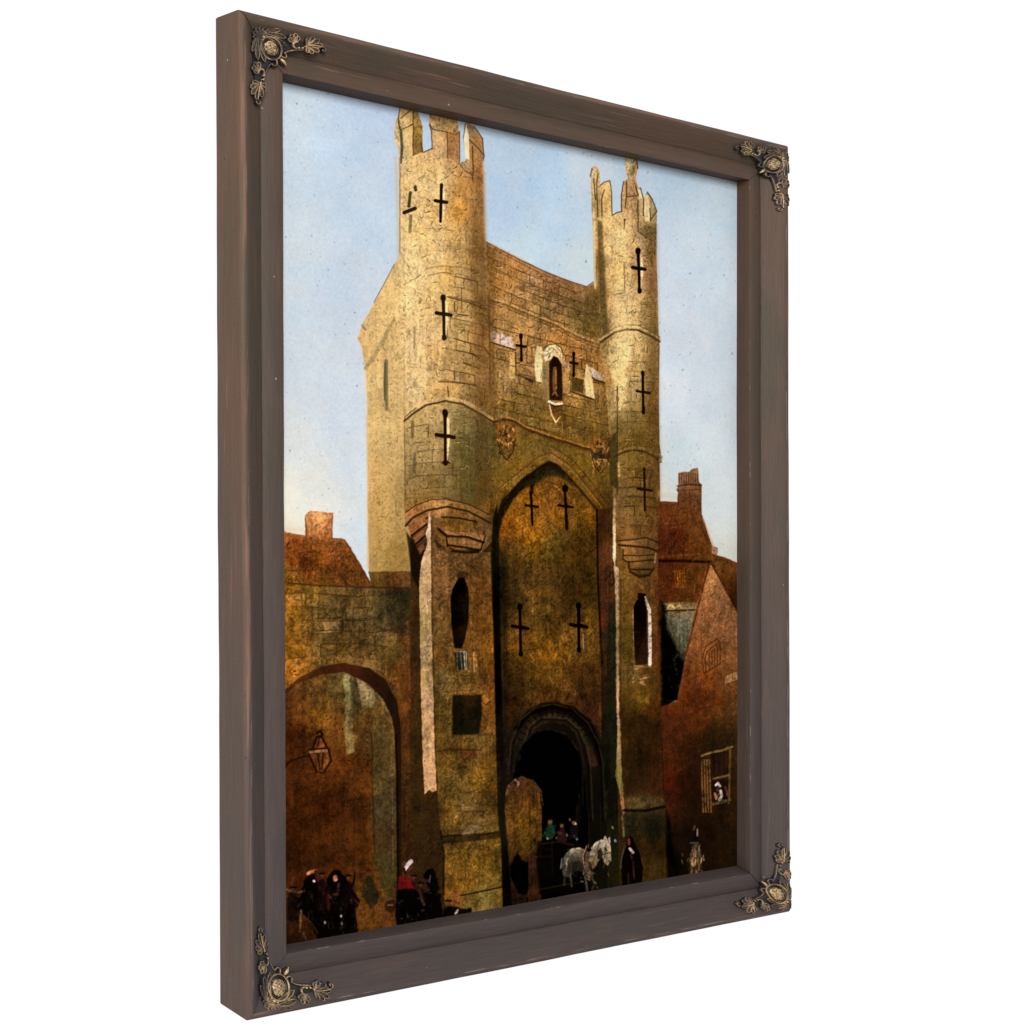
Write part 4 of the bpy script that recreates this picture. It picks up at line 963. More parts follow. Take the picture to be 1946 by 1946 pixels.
for q, c in (([(776, 1003), (808, 984), (811, 996), (782, 1018)], (142, 98, 58)), ([(786, 1022), (808, 1004), (808, 1018), (790, 1034)], (120, 82, 50)), ([(793, 1042), (806, 1030), (806, 1046), (799, 1056)], (104, 72, 44))):
    fill(q, c, soft=1.2, a=.85, rough=.6, tex=1.2); stroke([q[3], q[2]], 3, (26, 17, 10), a=.9)
# tall sunlit edge of the buttress
fill([(815, 973), (819, 985), (819, 1060), (820, 1180), (823, 1300), (826, 1420), (830, 1502), (822, 1506), (816, 1500), (807, 1508), (804, 1450), (801, 1340), (799, 1240), (797, 1120), (798, 1085), (803, 1060), (812, 1034), (809, 1012), (813, 1000)],
     [(815, 990, (206, 178, 134)), (810, 1060, (178, 148, 96)), (808, 1110, (150, 124, 72)), (816, 1110, (196, 162, 110)), (806, 1200, (140, 120, 64)), (816, 1220, (176, 146, 92)), (808, 1300, (152, 126, 72)), (818, 1320, (192, 156, 104)), (812, 1400, (182, 146, 92)), (816, 1480, (196, 158, 102))], soft=1.1, rough=.7, tex=.9)
stroke([(820, 990), (822, 1200), (829, 1440), (832, 1500)], 1.8, (66, 48, 24), a=.6)
for i in range(50):
    y = rr_.uniform(1060, 1490); x = 803 + (y - 1060) * .022 + rr_.uniform(0, 16)
    stroke([(x, y), (x + .8, y + rr_.uniform(4, 22))], rr_.uniform(.8, 1.6), rr_.choice([(96, 78, 42), (220, 184, 130)]), a=.35, dry=.4)
# windows of the shaft
fill([(866, 1094), (874, 1085), (888, 1086), (892, 1094), (882, 1100), (872, 1102)], (50, 34, 20), soft=2, a=.8)
fill([(872, 1098), (883, 1098), (890, 1120), (892, 1140), (890, 1180), (884, 1215), (878, 1232), (864, 1232), (858, 1190), (856, 1140), (860, 1118)], [(870, 1120, (8, 6, 4)), (864, 1180, (8, 6, 4)), (886, 1150, (26, 20, 10)), (880, 1200, (34, 24, 12)), (870, 1225, (16, 14, 10))], soft=1.2)
fill([(863, 1238), (888, 1236), (891, 1270), (866, 1278)], (30, 36, 26), soft=1.5, a=.9)
for x, a_ in ((869, .5), (875, .4), (882, .75), (886, .6), (900, .5), (904, .55)): stroke([(x, 1238), (x + rr_.uniform(0, 4), 1272)], 1.7, (184, 168, 130), a=a_, dry=.2)
stroke([(863, 1239), (886, 1238)], 2, (150, 128, 86), a=.6, dry=.3); stroke([(868, 1274), (906, 1276)], 1.6, (150, 120, 70), a=.5, dry=.4)
for i in range(30):
    x, y = rr_.uniform(893, 925), rr_.uniform(1140, 1260)
    stroke([(x, y), (x, y + rr_.uniform(10, 40))], 1.3, rr_.choice([(150, 104, 44), (60, 42, 20)]), a=.4, dry=.4)
hatch([(835, 1060), (935, 1060), (952, 1690), (846, 1690)], 1500, .5, 1.5, L=(4, 13), a=(.25, .6))
fill([(861, 1322), (915, 1320), (916, 1360), (912, 1396), (860, 1398), (860, 1350)], [(868, 1350, (24, 22, 12)), (890, 1340, (46, 32, 16)), (908, 1350, (26, 22, 12)), (880, 1385, (30, 28, 14))], soft=2.2, rough=1.2, tex=1.2)
stroke(wob([(860, 1317), (905, 1314)], .6), 2.6, (140, 90, 40), a=.6, dry=.3)
# plinth lines
fill([(838, 1588), (905, 1584), (953, 1582), (953, 1592), (905, 1598), (842, 1604)], (50, 38, 18), soft=1.6, a=.85)
stroke(wob([(838, 1590), (880, 1586), (915, 1586), (951, 1580)], .7), 2.6, (30, 22, 12), a=.8, dry=.15)
fill([(874, 1572), (912, 1568), (914, 1584), (878, 1588)], (140, 120, 76), soft=3, a=.55)
stroke(wob([(876, 1702), (915, 1694), (954, 1686)], .4), 2.6, (36, 30, 16), a=.9)
stroke([(838, 1580), (843, 1620), (843, 1700)], 3, (22, 14, 8), a=.85, soft=1.3)
# deep shade right of the shaft
fill([(936, 985), (944, 960), (948, 1010), (951, 1140), (953, 1240), (956, 1400), (962, 1480), (960, 1540), (972, 1700), (974, 1800), (955, 1800), (955, 1690), (953, 1600), (946, 1540), (943, 1400), (939, 1240), (934, 1060)], [(942, 1010, (24, 22, 14)), (944, 1150, (10, 10, 7)), (946, 1280, (6, 6, 5)), (950, 1450, (22, 18, 14)), (956, 1560, (26, 24, 14)), (962, 1680, (10, 8, 6))], soft=2.2, a=.97)
fill([(948, 1040), (962, 1060), (966, 1300), (960, 1420), (952, 1240)], (20, 20, 12), soft=8, a=.75)

# ---- right turret
T2 = [(1132, 340, (180, 152, 104)), (1134, 400, (150, 122, 74)), (1150, 360, (196, 160, 98)), (1152, 410, (200, 164, 100)), (1170, 430, (196, 160, 96)), (1195, 370, (170, 128, 82)), (1210, 420, (176, 140, 88)), (1238, 400, (160, 138, 90)), (1235, 440, (128, 104, 62)), (1155, 470, (196, 158, 98)),
      (1180, 470, (202, 166, 102)), (1215, 470, (190, 152, 98)), (1240, 480, (150, 112, 60)), (1140, 500, (112, 88, 48)), (1160, 520, (206, 166, 100)), (1190, 540, (210, 174, 108)), (1225, 520, (176, 126, 74)), (1245, 540, (140, 98, 52)), (1145, 560, (108, 80, 44)), (1165, 580, (190, 150, 90)),
      (1195, 590, (204, 168, 104)), (1230, 590, (150, 118, 66)), (1148, 620, (94, 72, 36)), (1175, 620, (196, 158, 94)), (1205, 630, (200, 164, 100)), (1240, 630, (122, 98, 54)), (1160, 670, (150, 112, 58)), (1180, 680, (212, 180, 112)), (1210, 680, (190, 154, 90)), (1240, 690, (130, 98, 50)),
      (1155, 720, (164, 118, 62)), (1180, 730, (204, 170, 106)), (1205, 740, (150, 122, 72)), (1240, 750, (128, 94, 46)), (1178, 770, (190, 154, 90)), (1200, 790, (118, 96, 48)), (1240, 800, (112, 82, 36)), (1175, 820, (126, 98, 46)), (1210, 840, (104, 80, 34)), (1245, 850, (108, 78, 34)),
      (1180, 890, (120, 92, 46)), (1210, 900, (124, 92, 36)), (1245, 900, (110, 80, 42)), (1180, 950, (116, 92, 52)), (1215, 960, (116, 88, 40)), (1245, 970, (104, 74, 30)), (1190, 1010, (124, 90, 44)), (1235, 1015, (96, 68, 32))]
fill([(1122, 334), (1125, 318), (1131, 315), (1137, 317), (1140, 330), (1141, 352), (1148, 346), (1158, 343), (1162, 367), (1163, 408), (1170, 404), (1180, 402), (1180, 373), (1185, 344), (1193, 340), (1188, 323), (1188, 296), (1209, 296), (1213, 321), (1208, 338), (1212, 354), (1217, 357), (1223, 379), (1226, 371), (1230, 364), (1240, 378), (1249, 402), (1248, 425), (1248, 487), (1250, 549), (1252, 632), (1254, 662), (1252, 745), (1254, 844), (1257, 869), (1254, 880), (1255, 952), (1254, 1040), (1180, 1040), (1166, 1010), (1163, 900), (1150, 720), (1140, 660), (1138, 560), (1132, 545), (1129, 466), (1124, 396)],
     T2, soft=1.0, rough=.35, tex=.95)
fill([(1135, 420), (1144, 420), (1152, 560), (1156, 640), (1145, 650), (1138, 560)], (88, 70, 38), soft=3, a=.8, tex=1.0)
stroke([(1128, 400), (1129, 466), (1131, 548)], 4, (206, 172, 116), a=.75, soft=1.0)
fill([(1190, 300), (1205, 300), (1209, 318), (1203, 334), (1194, 334)], [(1196, 310, (220, 190, 130)), (1204, 325, (112, 92, 50))], soft=1.2, rough=1, tex=1.3)
fill([(1226, 372), (1231, 370), (1236, 400), (1234, 420), (1226, 420), (1224, 400)], (214, 184, 124), soft=1, tex=.6)
fill([(1212, 358), (1217, 362), (1222, 378), (1214, 378)], (206, 176, 122), soft=1)
for p in ([(1141, 352), (1148, 346), (1159, 343), (1162, 367), (1163, 410), (1172, 404), (1182, 402)], [(1185, 345), (1181, 372), (1181, 402)], [(1190, 345), (1191, 370), (1188, 395)], [(1208, 354), (1213, 372), (1190, 374)], [(1217, 357), (1223, 380), (1223, 410)], [(1230, 365), (1240, 378), (1248, 402), (1238, 416)], [(1235, 396), (1237, 420)],
          [(1136, 330), (1134, 360), (1136, 412)], [(1212, 380), (1213, 440)], [(1215, 442), (1236, 456)], [(1128, 340), (1132, 380)], [(1122, 335), (1125, 320)], [(1187, 416), (1186, 436)], [(1148, 360), (1143, 380), (1144, 410)], [(1209, 300), (1212, 320)]):
    stroke(wob(p, .5), 1.8, (56, 40, 22), a=.8, dry=.2)
fill([(1214, 420), (1248, 426), (1248, 470), (1238, 460), (1216, 440)], (118, 96, 56), soft=3, a=.6, tex=1.4)
courses([(1160, 450), (1248, 460), (1250, 610), (1165, 600)], drum(462, 22, 1200, 50, 5), 0, 7, 22, block=26, a=.35, w=1.2, keep=.45, tone=9, col=(88, 62, 34))
courses([(1152, 655), (1250, 660), (1252, 850), (1170, 850)], drum(668, 19, 1208, 50, 5), 0, 10, 19, block=22, a=.5, w=1.2, keep=.65, tone=14, col=(70, 52, 26))
courses([(1172, 880), (1252, 880), (1252, 1010), (1172, 1010)], drum(890, 18, 1205, 50, 5), 0, 8, 18, block=22, a=.6, w=1.5, keep=.75, tone=22, col=(52, 40, 22))
stroke([(1186, 502), (1187, 556), (1166, 560)], 1.6, (70, 50, 28), a=.7)
# sunlit ragged edge
fill([(1157, 650), (1180, 640), (1195, 660), (1190, 720), (1188, 770), (1180, 784), (1170, 780), (1170, 735), (1162, 712), (1156, 690)], [(1170, 670, (210, 176, 108)), (1180, 720, (214, 182, 114)), (1176, 770, (206, 172, 106))], soft=3, a=.85, rough=2, tex=.8)
# strings
for (y, amp) in ((628, 1), (857, 1)):
    L = [(1140, y + 18), (1152, y + 10), (1168, y - 1), (1190, y - 7), (1212, y - 6), (1232, y + 3), (1254, y + 16)] if y < 700 else [(1168, y + 6), (1185, y - 3), (1205, y - 7), (1225, y - 4), (1242, y + 4), (1256, y + 16)]
    stroke(L, 6, (150, 116, 62) if y > 700 else (200, 162, 100), a=.55, soft=1.5, dry=.2)
    stroke(wob([(a, b + 5) for a, b in L], .4), 3.2, (60, 42, 22), a=.85, dry=.1)
    stroke(wob([(a, b - 4) for a, b in L], .4), 1.6, (84, 60, 32), a=.6, dry=.2)
stroke([(1250, 864), (1257, 868), (1254, 876)], 5, (150, 118, 84), a=.8)
cross(1214, 476, 78, 24, 3, lw=5.4, c=(22, 14, 8), arm=.43, glint=(224, 186, 130))
cross(1222, 708, 76, 24, 1, lw=3.6, c=(28, 16, 8), arm=.48)
stroke([(1224, 774), (1223, 786)], 5, (30, 18, 8), a=.9)
cross(1225, 890, 80, 26, 1, lw=3.2, c=(34, 20, 10), arm=.50, knob=False)
stroke([(1252, 640), (1251, 850)], 2.2, (92, 72, 40), a=.6, dry=.3)
stroke([(1173, 735), (1173, 940)], 2.2, (50, 36, 18), a=.7, dry=.2)
fill([(1157, 830), (1172, 820), (1174, 930), (1160, 920)], (52, 44, 22), soft=3, a=.7)
stroke([(1175, 880), (1176, 905)], 5, (196, 160, 90), a=.7, soft=1.6, dry=.3)
# corbel
fill([(1174, 1028), (1180, 1040), (1184, 1062), (1194, 1072), (1198, 1086), (1215, 1098), (1232, 1094), (1242, 1078), (1247, 1050), (1254, 1040), (1254, 1020), (1215, 1022)], [(1190, 1030, (146, 106, 58)), (1240, 1036, (92, 64, 34)), (1200, 1056, (144, 106, 56)), (1236, 1060, (96, 72, 36)), (1205, 1070, (130, 96, 48)), (1230, 1080, (84, 64, 32)), (1212, 1092, (66, 50, 26))], soft=1.1, tex=.9)
# shaft right
S2 = [(1190, 1050, (104, 78, 36)), (1180, 1110, (118, 92, 40)), (1215, 1115, (98, 70, 34)), (1245, 1110, (96, 66, 32)), (1185, 1180, (110, 84, 32)), (1245, 1180, (104, 70, 32)), (1190, 1240, (104, 84, 28)), (1245, 1240, (104, 58, 26)), (1200, 1290, (98, 82, 42)), (1240, 1300, (82, 60, 24)), (1185, 1310, (76, 58, 24)), (1215, 1330, (98, 80, 28)), (1245, 1340, (70, 44, 20)),
      (1190, 1370, (64, 46, 20)), (1230, 1380, (60, 42, 20)), (1190, 1450, (50, 36, 18)), (1220, 1440, (46, 32, 16)), (1250, 1460, (68, 38, 20)), (1200, 1500, (50, 36, 18)), (1245, 1500, (76, 42, 22)), (1200, 1530, (98, 78, 40)), (1240, 1525, (88, 72, 40)), (1200, 1560, (36, 38, 24)), (1240, 1570, (26, 28, 18)), (1210, 1620, (50, 36, 18)), (1250, 1620, (48, 34, 16)), (1230, 1645, (74, 56, 22)), (1270, 1650, (70, 58, 22)), (1220, 1670, (66, 54, 24))]
fill([(1172, 1000), (1182, 1030), (1196, 1080), (1215, 1100), (1236, 1094), (1247, 1050), (1253, 1034), (1252, 1150), (1254, 1250), (1258, 1400), (1260, 1500), (1264, 1536), (1266, 1627), (1278, 1642), (1283, 1655), (1283, 1800), (1180, 1800), (1180, 1560), (1178, 1400), (1174, 1250), (1170, 1100), (1168, 1010)], S2, soft=1.2, tex=1.1)
fill([(1174, 1028), (1180, 1040), (1184, 1062), (1194, 1072), (1198, 1086), (1215, 1098), (1232, 1094), (1242, 1078), (1247, 1050), (1254, 1040), (1254, 1020), (1215, 1022)], [(1190, 1030, (146, 106, 58)), (1240, 1036, (92, 64, 34)), (1200, 1056, (144, 106, 56)), (1236, 1060, (96, 72, 36)), (1205, 1070, (130, 96, 48)), (1230, 1080, (84, 64, 32)), (1212, 1092, (66, 50, 26))], soft=1.1, tex=.9)
for p, w_ in (([(1176, 1028), (1195, 1026), (1230, 1022), (1254, 1032)], 2.2), ([(1176, 1036), (1200, 1038), (1230, 1040), (1250, 1048)], 4.0), ([(1184, 1044), (1184, 1062), (1192, 1068), (1245, 1064)], 2.2), ([(1186, 1056), (1210, 1056), (1244, 1054)], 1.8), ([(1195, 1070), (1196, 1082), (1240, 1082)], 2.8), ([(1197, 1086), (1214, 1096), (1234, 1092), (1242, 1080)], 3.6)):
    stroke(wob(p, .4), w_, (36, 24, 14), a=.85, dry=.1)
stroke([(1246, 1052), (1244, 1070)], 2.4, (190, 150, 92), a=.6)
for i in range(160):
    x, y = rr_.uniform(1182, 1256), rr_.uniform(1110, 1650)
    stroke([(x, y), (x + rr_.uniform(-1, 1), y + rr_.uniform(8, 36))], rr_.uniform(1, 2.4), rr_.choice([(128, 96, 44), (34, 24, 12), (52, 36, 18), (96, 62, 30)]), a=.25, soft=1, dry=.6)
stroke([(1252, 1100), (1256, 1300), (1261, 1500)], 2.2, (22, 12, 8), a=.7, dry=.2)
# pale vertical edge left of the shaft
fill([(1166, 945), (1170, 950), (1170, 1075), (1176, 1080), (1176, 1330), (1178, 1362), (1182, 1480), (1188, 1540), (1184, 1550), (1176, 1500), (1170, 1476), (1174, 1400), (1172, 1360), (1170, 1250), (1171, 1180), (1166, 1070), (1164, 1000)],
     [(1167, 960, (150, 130, 84)), (1167, 1040, (206, 190, 144)), (1174, 1120, (170, 144, 96)), (1174, 1200, (150, 126, 84)), (1173, 1280, (166, 136, 92)), (1175, 1350, (184, 150, 106)), (1176, 1420, (150, 130, 80)), (1178, 1480, (130, 124, 62)), (1184, 1530, (160, 110, 60))], soft=1.1, rough=1.0, tex=.9)
fill([(1156, 1150), (1169, 1140), (1171, 1280), (1172, 1480), (1160, 1480), (1154, 1260)], (30, 34, 20), soft=3, a=.6)
stroke([(1182, 1550), (1186, 1590)], 3, (142, 134, 60), a=.7, dry=.3)
stroke([(1180, 1100), (1180, 1340)], 1.6, (54, 40, 20), a=.7)
# window in the right shaft
fill([(1212, 1126), (1228, 1128), (1226, 1140), (1212, 1142)], (20, 12, 8), soft=1.2)
fill([(1210, 1140), (1226, 1136), (1229, 1150), (1230, 1262), (1208, 1264), (1204, 1200), (1204, 1152)], [(1212, 1160, (18, 10, 6)), (1224, 1160, (14, 10, 6)), (1208, 1230, (26, 16, 10)), (1222, 1240, (54, 36, 22))], soft=1.1)
stroke([(1226, 1134), (1229, 1146), (1234, 1160), (1235, 1200), (1235, 1262)], [2, 5, 6, 7, 7], (214, 202, 170), a=.95, soft=.9, dry=.15)
stroke([(1231, 1160), (1231, 1260)], 1.3, (60, 44, 28), a=.7)
stroke([(1203, 1160), (1204, 1262)], 1.4, (186, 164, 124), a=.55, dry=.3)
stroke([(1206, 1266), (1238, 1267)], 2, (150, 130, 90), a=.6, dry=.3)
for i in range(16):
    x, y = rr_.uniform(1200, 1228), rr_.uniform(1270, 1300)
    stroke([(x, y), (x + rr_.uniform(4, 14), y + rr_.uniform(-6, 8))], 1.6, (172, 152, 106), a=.5, dry=.4)
fill([(1212, 1324), (1232, 1322), (1234, 1336), (1214, 1338)], (122, 100, 36), soft=3, a=.6)
# plinth ledge
stroke([(1186, 1540), (1225, 1541), (1263, 1533)], 5, (18, 14, 10), a=.9, soft=1.2)
fill([(1190, 1516), (1258, 1514), (1260, 1528), (1190, 1537)], [(1200, 1528, (108, 88, 46)), (1245, 1520, (100, 84, 46))], soft=3, a=.7, rough=1.5, tex=1.4)

# ---- houses on the right
stroke([(1256, 940), (1285, 946)], 10, (206, 190, 162), a=.5, soft=5)
HR = [(1265, 970, (112, 54, 24)), (1300, 980, (110, 58, 26)), (1320, 1000, (104, 62, 28)), (1290, 1020, (84, 34, 16)), (1270, 1040, (78, 34, 18)), (1330, 1040, (108, 60, 26)), (1350, 1050, (124, 74, 30)), (1300, 1060, (104, 52, 24)), (1310, 920, (144, 94, 60)), (1296, 910, (150, 100, 68)), (1325, 930, (112, 70, 40)), (1300, 945, (100, 58, 32)),
      (1270, 1090, (86, 42, 20)), (1310, 1100, (110, 62, 24)), (1340, 1090, (94, 54, 22)), (1270, 1130, (84, 42, 22)), (1330, 1130, (110, 58, 24)), (1380, 1080, (112, 72, 34)), (1390, 1120, (70, 40, 18)), (1370, 1110, (72, 42, 20))]
fill([(1250, 952), (1287, 954), (1288, 936), (1285, 930), (1289, 925), (1289, 898), (1310, 896), (1315, 891), (1326, 889), (1329, 916), (1334, 921), (1334, 978), (1345, 1010), (1354, 1038), (1364, 1041), (1363, 1055), (1380, 1060), (1420, 1078), (1420, 1330), (1250, 1330)], adj(HR, .90, 1.0, 1.05), soft=1.1, rough=.8, tex=1.1)
stroke([(1336, 985), (1356, 1036)], 2.2, (196, 150, 90), a=.55, dry=.3); stroke([(1330, 990), (1348, 1040)], 1.8, (56, 30, 14), a=.6, dry=.3)
for i in range(9): stroke([(1291 + i * 4.4, 900), (1291.5 + i * 4.4, 918)], 1.5, (66, 42, 26), a=.7)
stroke(wob([(1287, 924), (1310, 920), (1333, 922)], .5), 2.2, (60, 34, 18), a=.8); stroke(wob([(1287, 932), (1332, 930)], .5), 1.6, (60, 34, 18), a=.5)
stroke([(1310, 935), (1314, 975), (1325, 1000)], 1.8, (60, 32, 16), a=.6, dry=.3)
stroke([(1253, 1066), (1300, 1066), (1350, 1068)], 5, (22, 12, 8), a=.88, soft=1.6); stroke([(1256, 1058), (1340, 1052)], 3, (140, 84, 40), a=.4, dry=.5)
fill([(1353, 1036), (1364, 1042), (1362, 1056), (1352, 1050)], (158, 120, 84), soft=1.2)
for i in range(5): stroke([(1283 + i * 4.5, 1088), (1284 + i * 4.5, 1116)], 1.7, (168, 106, 38), a=.55, dry=.3)
stroke([(1281, 1086), (1302, 1084)], 1.6, (160, 100, 40), a=.5, dry=.3)
# right roof
fill([(1352, 1062), (1364, 1056), (1380, 1061), (1420, 1078), (1420, 1200), (1398, 1165)], [(1365, 1070, (112, 76, 34)), (1390, 1075, (100, 64, 30)), (1390, 1120, (64, 38, 18)), (1400, 1150, (56, 32, 16))], soft=1.2, rough=.8, tex=1.3)
# pale wall, dark opening
fill([(1255, 1146), (1326, 1144), (1322, 1162), (1256, 1164)], [(1275, 1152, (138, 122, 66)), (1310, 1154, (124, 112, 76))], soft=2, rough=1.2, a=.85, tex=1.4)
for p in ([(1266, 1158), (1274, 1149), (1282, 1156), (1292, 1150), (1298, 1156)],): stroke(p, 2.2, (200, 176, 104), a=.6)
fill([(1256, 1164), (1322, 1162), (1310, 1220), (1302, 1262), (1290, 1330), (1260, 1330)], [(1275, 1175, (100, 96, 66)), (1305, 1170, (112, 106, 80)), (1290, 1200, (110, 108, 80)), (1300, 1220, (84, 84, 60)), (1270, 1230, (24, 28, 20)), (1285, 1270, (20, 24, 16)), (1270, 1310, (6, 8, 6))], soft=2, rough=2, tex=1.4)
stroke([(1262, 1161), (1322, 1159)], 2.6, (30, 26, 18), a=.8)
fill([(1254, 1140), (1264, 1150), (1270, 1200), (1300, 1262), (1299, 1310), (1288, 1330), (1268, 1340), (1258, 1340), (1255, 1240)], (7, 8, 6), soft=4, a=.95, rough=3)
for i in range(26):
    x, y = rr_.uniform(1272, 1298), rr_.uniform(1235, 1310); stroke([(x, y), (x + rr_.uniform(-5, 5), y + rr_.uniform(-5, 5))], 3, rr_.choice([(44, 52, 36), (14, 18, 12), (60, 66, 46)]), a=.5, soft=1.6, dry=.4)
# gable house
GB = [(1350, 1085, (166, 114, 66)), (1350, 1130, (160, 108, 60)), (1375, 1150, (156, 102, 58)), (1340, 1170, (154, 96, 52)), (1330, 1220, (140, 84, 42)), (1390, 1200, (158, 102, 60)), (1360, 1200, (150, 94, 52)), (1320, 1250, (136, 80, 40)), (1380, 1240, (146, 92, 50)), (1310, 1290, (126, 66, 30)), (1345, 1290, (142, 74, 26)), (1385, 1310, (128, 80, 42)),
      (1300, 1340, (100, 48, 24)), (1330, 1330, (96, 44, 22)), (1370, 1330, (96, 50, 22)), (1395, 1340, (120, 78, 40)), (1280, 1370, (92, 44, 24)), (1320, 1380, (86, 46, 20)), (1380, 1380, (70, 48, 22)), (1275, 1430, (88, 42, 22)), (1300, 1430, (70, 38, 18)), (1350, 1410, (50, 38, 20)), (1270, 1480, (88, 34, 18)), (1310, 1480, (56, 28, 14)), (1395, 1440, (78, 54, 26)),
      (1280, 1530, (66, 32, 16)), (1320, 1540, (48, 28, 14)), (1390, 1530, (62, 40, 20)), (1290, 1600, (36, 24, 14)), (1340, 1600, (40, 26, 14)), (1390, 1590, (52, 34, 16)), (1275, 1640, (10, 8, 6)), (1330, 1660, (34, 22, 12)), (1390, 1640, (46, 32, 14))]
fill([(1350, 1068), (1372, 1108), (1402, 1165), (1425, 1210), (1425, 1800), (1280, 1800), (1283, 1655), (1266, 1627), (1264, 1536), (1258, 1400), (1256, 1344), (1286, 1332), (1300, 1262), (1303, 1246), (1325, 1160)], adj(GB, .93, 1.0, 1.0), soft=1.2, tex=.95, rough=.4)
stroke(wob([(1349, 1070), (1340, 1100), (1325, 1160), (1303, 1246)], .4), 3.0, (92, 46, 22), a=.8); stroke(wob([(1343, 1078), (1330, 1130), (1318, 1170)], .4), 1.6, (150, 90, 46), a=.5)
stroke(wob([(1351, 1070), (1372, 1108), (1402, 1165)], .4), 2.2, (60, 34, 18), a=.8)
fill([(1266, 1540), (1274, 1560), (1282, 1640), (1290, 1720), (1268, 1720)], (6, 6, 5), soft=4, a=.85)
for i in range(300):
    x, y = rr_.uniform(1270, 1400), rr_.uniform(1180, 1480)
    if x < 1345 - (y - 1090) * .28: continue
    stroke([(x, y), (x + rr_.uniform(3, 10), y - rr_.uniform(2, 6))], rr_.uniform(.8, 2), rr_.choice([(176, 112, 60), (60, 30, 14), (122, 60, 26), (84, 40, 20)]), a=.22, dry=.4)
# arched window and plaque
AWc = (78, 44, 20)
fill([(1337, 1278), (1334, 1250), (1342, 1226), (1362, 1214), (1368, 1222), (1368, 1262)], (140, 88, 44), soft=1.2)
for p in ([(1337, 1279), (1334, 1250), (1341, 1228), (1362, 1214), (1368, 1221), (1368, 1262), (1338, 1279)], [(1341, 1274), (1339, 1250), (1345, 1236), (1361, 1225), (1363, 1230), (1363, 1262)], [(1347, 1240), (1348, 1272)], [(1352, 1236), (1353, 1270)], [(1358, 1232), (1358, 1268)]):
    stroke(wob(p, .3), 1.9, AWc, a=.8)
stroke([(1372, 1224), (1378, 1232), (1376, 1250)], 1.8, (104, 62, 30), a=.5)
fill([(1376, 1284), (1404, 1273), (1404, 1292), (1376, 1302)], (150, 112, 66), soft=1); stroke([(1404, 1292), (1376, 1302), (1376, 1284), (1404, 1273)], 1.5, (70, 42, 20), a=.8); stroke([(1392, 1278), (1392, 1296)], 1.2, (90, 58, 30), a=.6)
# shuttered window with people looking out
stroke(wob([(1333, 1436), (1350, 1430), (1372, 1426), (1391, 1419)], .6), 4.0, (110, 92, 42), a=.85, dry=.3)
fill([(1352, 1432), (1384, 1428), (1384, 1472), (1356, 1478)], [(1360, 1450, (48, 28, 20)), (1378, 1450, (56, 36, 26))], soft=1.4, tex=1.0)
stroke([(1354, 1480), (1384, 1473)], 3, (112, 92, 52), a=.6, dry=.3); stroke([(1387, 1424), (1386, 1475), (1385, 1528)], 3, (96, 70, 36), a=.6, dry=.3)
for x in (1333, 1338, 1343, 1348): stroke([(x, 1444), (x + 1, 1490), (x + 3, 1543)], 2.4, (118, 88, 40), a=.6, dry=.5)
for x in (1361, 1372, 1380): stroke([(x, 1434), (x, 1472)], 1.2, (96, 70, 42), a=.5)
fill([(1352, 1484), (1384, 1480), (1385, 1522), (1354, 1528)], (44, 30, 18), soft=1.6)
stroke([(1355, 1528), (1372, 1524), (1386, 1520)], 5, (96, 86, 50), a=.6, soft=1.5, dry=.4)
for p, w_, c in (([(1360, 1492), (1364, 1488), (1368, 1494)], 3.4, (196, 180, 150)), ([(1364, 1498), (1363, 1502)], 4, (150, 110, 84)), ([(1369, 1503), (1371, 1512), (1367, 1520)], 4, (206, 190, 160)), ([(1358, 1508), (1361, 1518)], 3, (150, 96, 52)), ([(1378, 1496), (1382, 1512)], 3, (96, 62, 44)), ([(1366, 1508), (1362, 1514), (1372, 1520)], 2, (180, 150, 110)), ([(1378, 1510), (1382, 1518)], 4, (14, 10, 8))):
    stroke(p, w_, c, a=.9, dry=.1)

hatch([(700, 560), (760, 500), (762, 300), (918, 300), (925, 460), (1120, 545), (1130, 400), (1248, 400), (1254, 1040), (1166, 1000), (930, 1000), (700, 1080)], 3600, .76, 1.16, a=(.16, .4))
hatch([(541, 1020), (650, 1024), (706, 1116), (936, 1116), (953, 1700), (541, 1780)], 4200, .5, 1.5, L=(4, 14), a=(.25, .6))
hatch([(1254, 950), (1334, 960), (1354, 1050), (1402, 1080), (1402, 1640), (1180, 1680), (1180, 1100)], 3000, .55, 1.42, L=(4, 13), a=(.25, .55))
hatch([(955, 930), (1045, 885), (1130, 980), (1140, 1330), (960, 1360)], 2200, .5, 1.5, L=(4, 14), a=(.25, .6))

cracks([(765, 320), (918, 320), (930, 800), (930, 960), (768, 960)], 330)
cracks([(700, 620), (768, 560), (768, 1070), (702, 1080)], 60, a=(.2, .5))
cracks([(930, 480), (1130, 560), (1170, 840), (940, 800)], 420)
cracks([(1150, 440), (1248, 440), (1254, 1010), (1172, 1000)], 260)
cracks([(541, 1120), (780, 1120), (762, 1300), (654, 1255), (541, 1300)], 230, c=(38, 26, 12))
cracks([(830, 1060), (935, 1060), (952, 1700), (845, 1700)], 330, c=(40, 28, 12))
cracks([(541, 1020), (650, 1024), (700, 1105), (541, 1105)], 90, c=(50, 26, 12))
cracks([(1256, 960), (1334, 960), (1350, 1140), (1256, 1140)], 90, c=(44, 22, 12))
cracks([(1350, 1090), (1400, 1180), (1400, 1420), (1290, 1340)], 120, L=(3, 9), c=(70, 40, 18))
cracks([(940, 900), (1050, 862), (1160, 980), (1130, 950), (1046, 876), (950, 950)], 90)
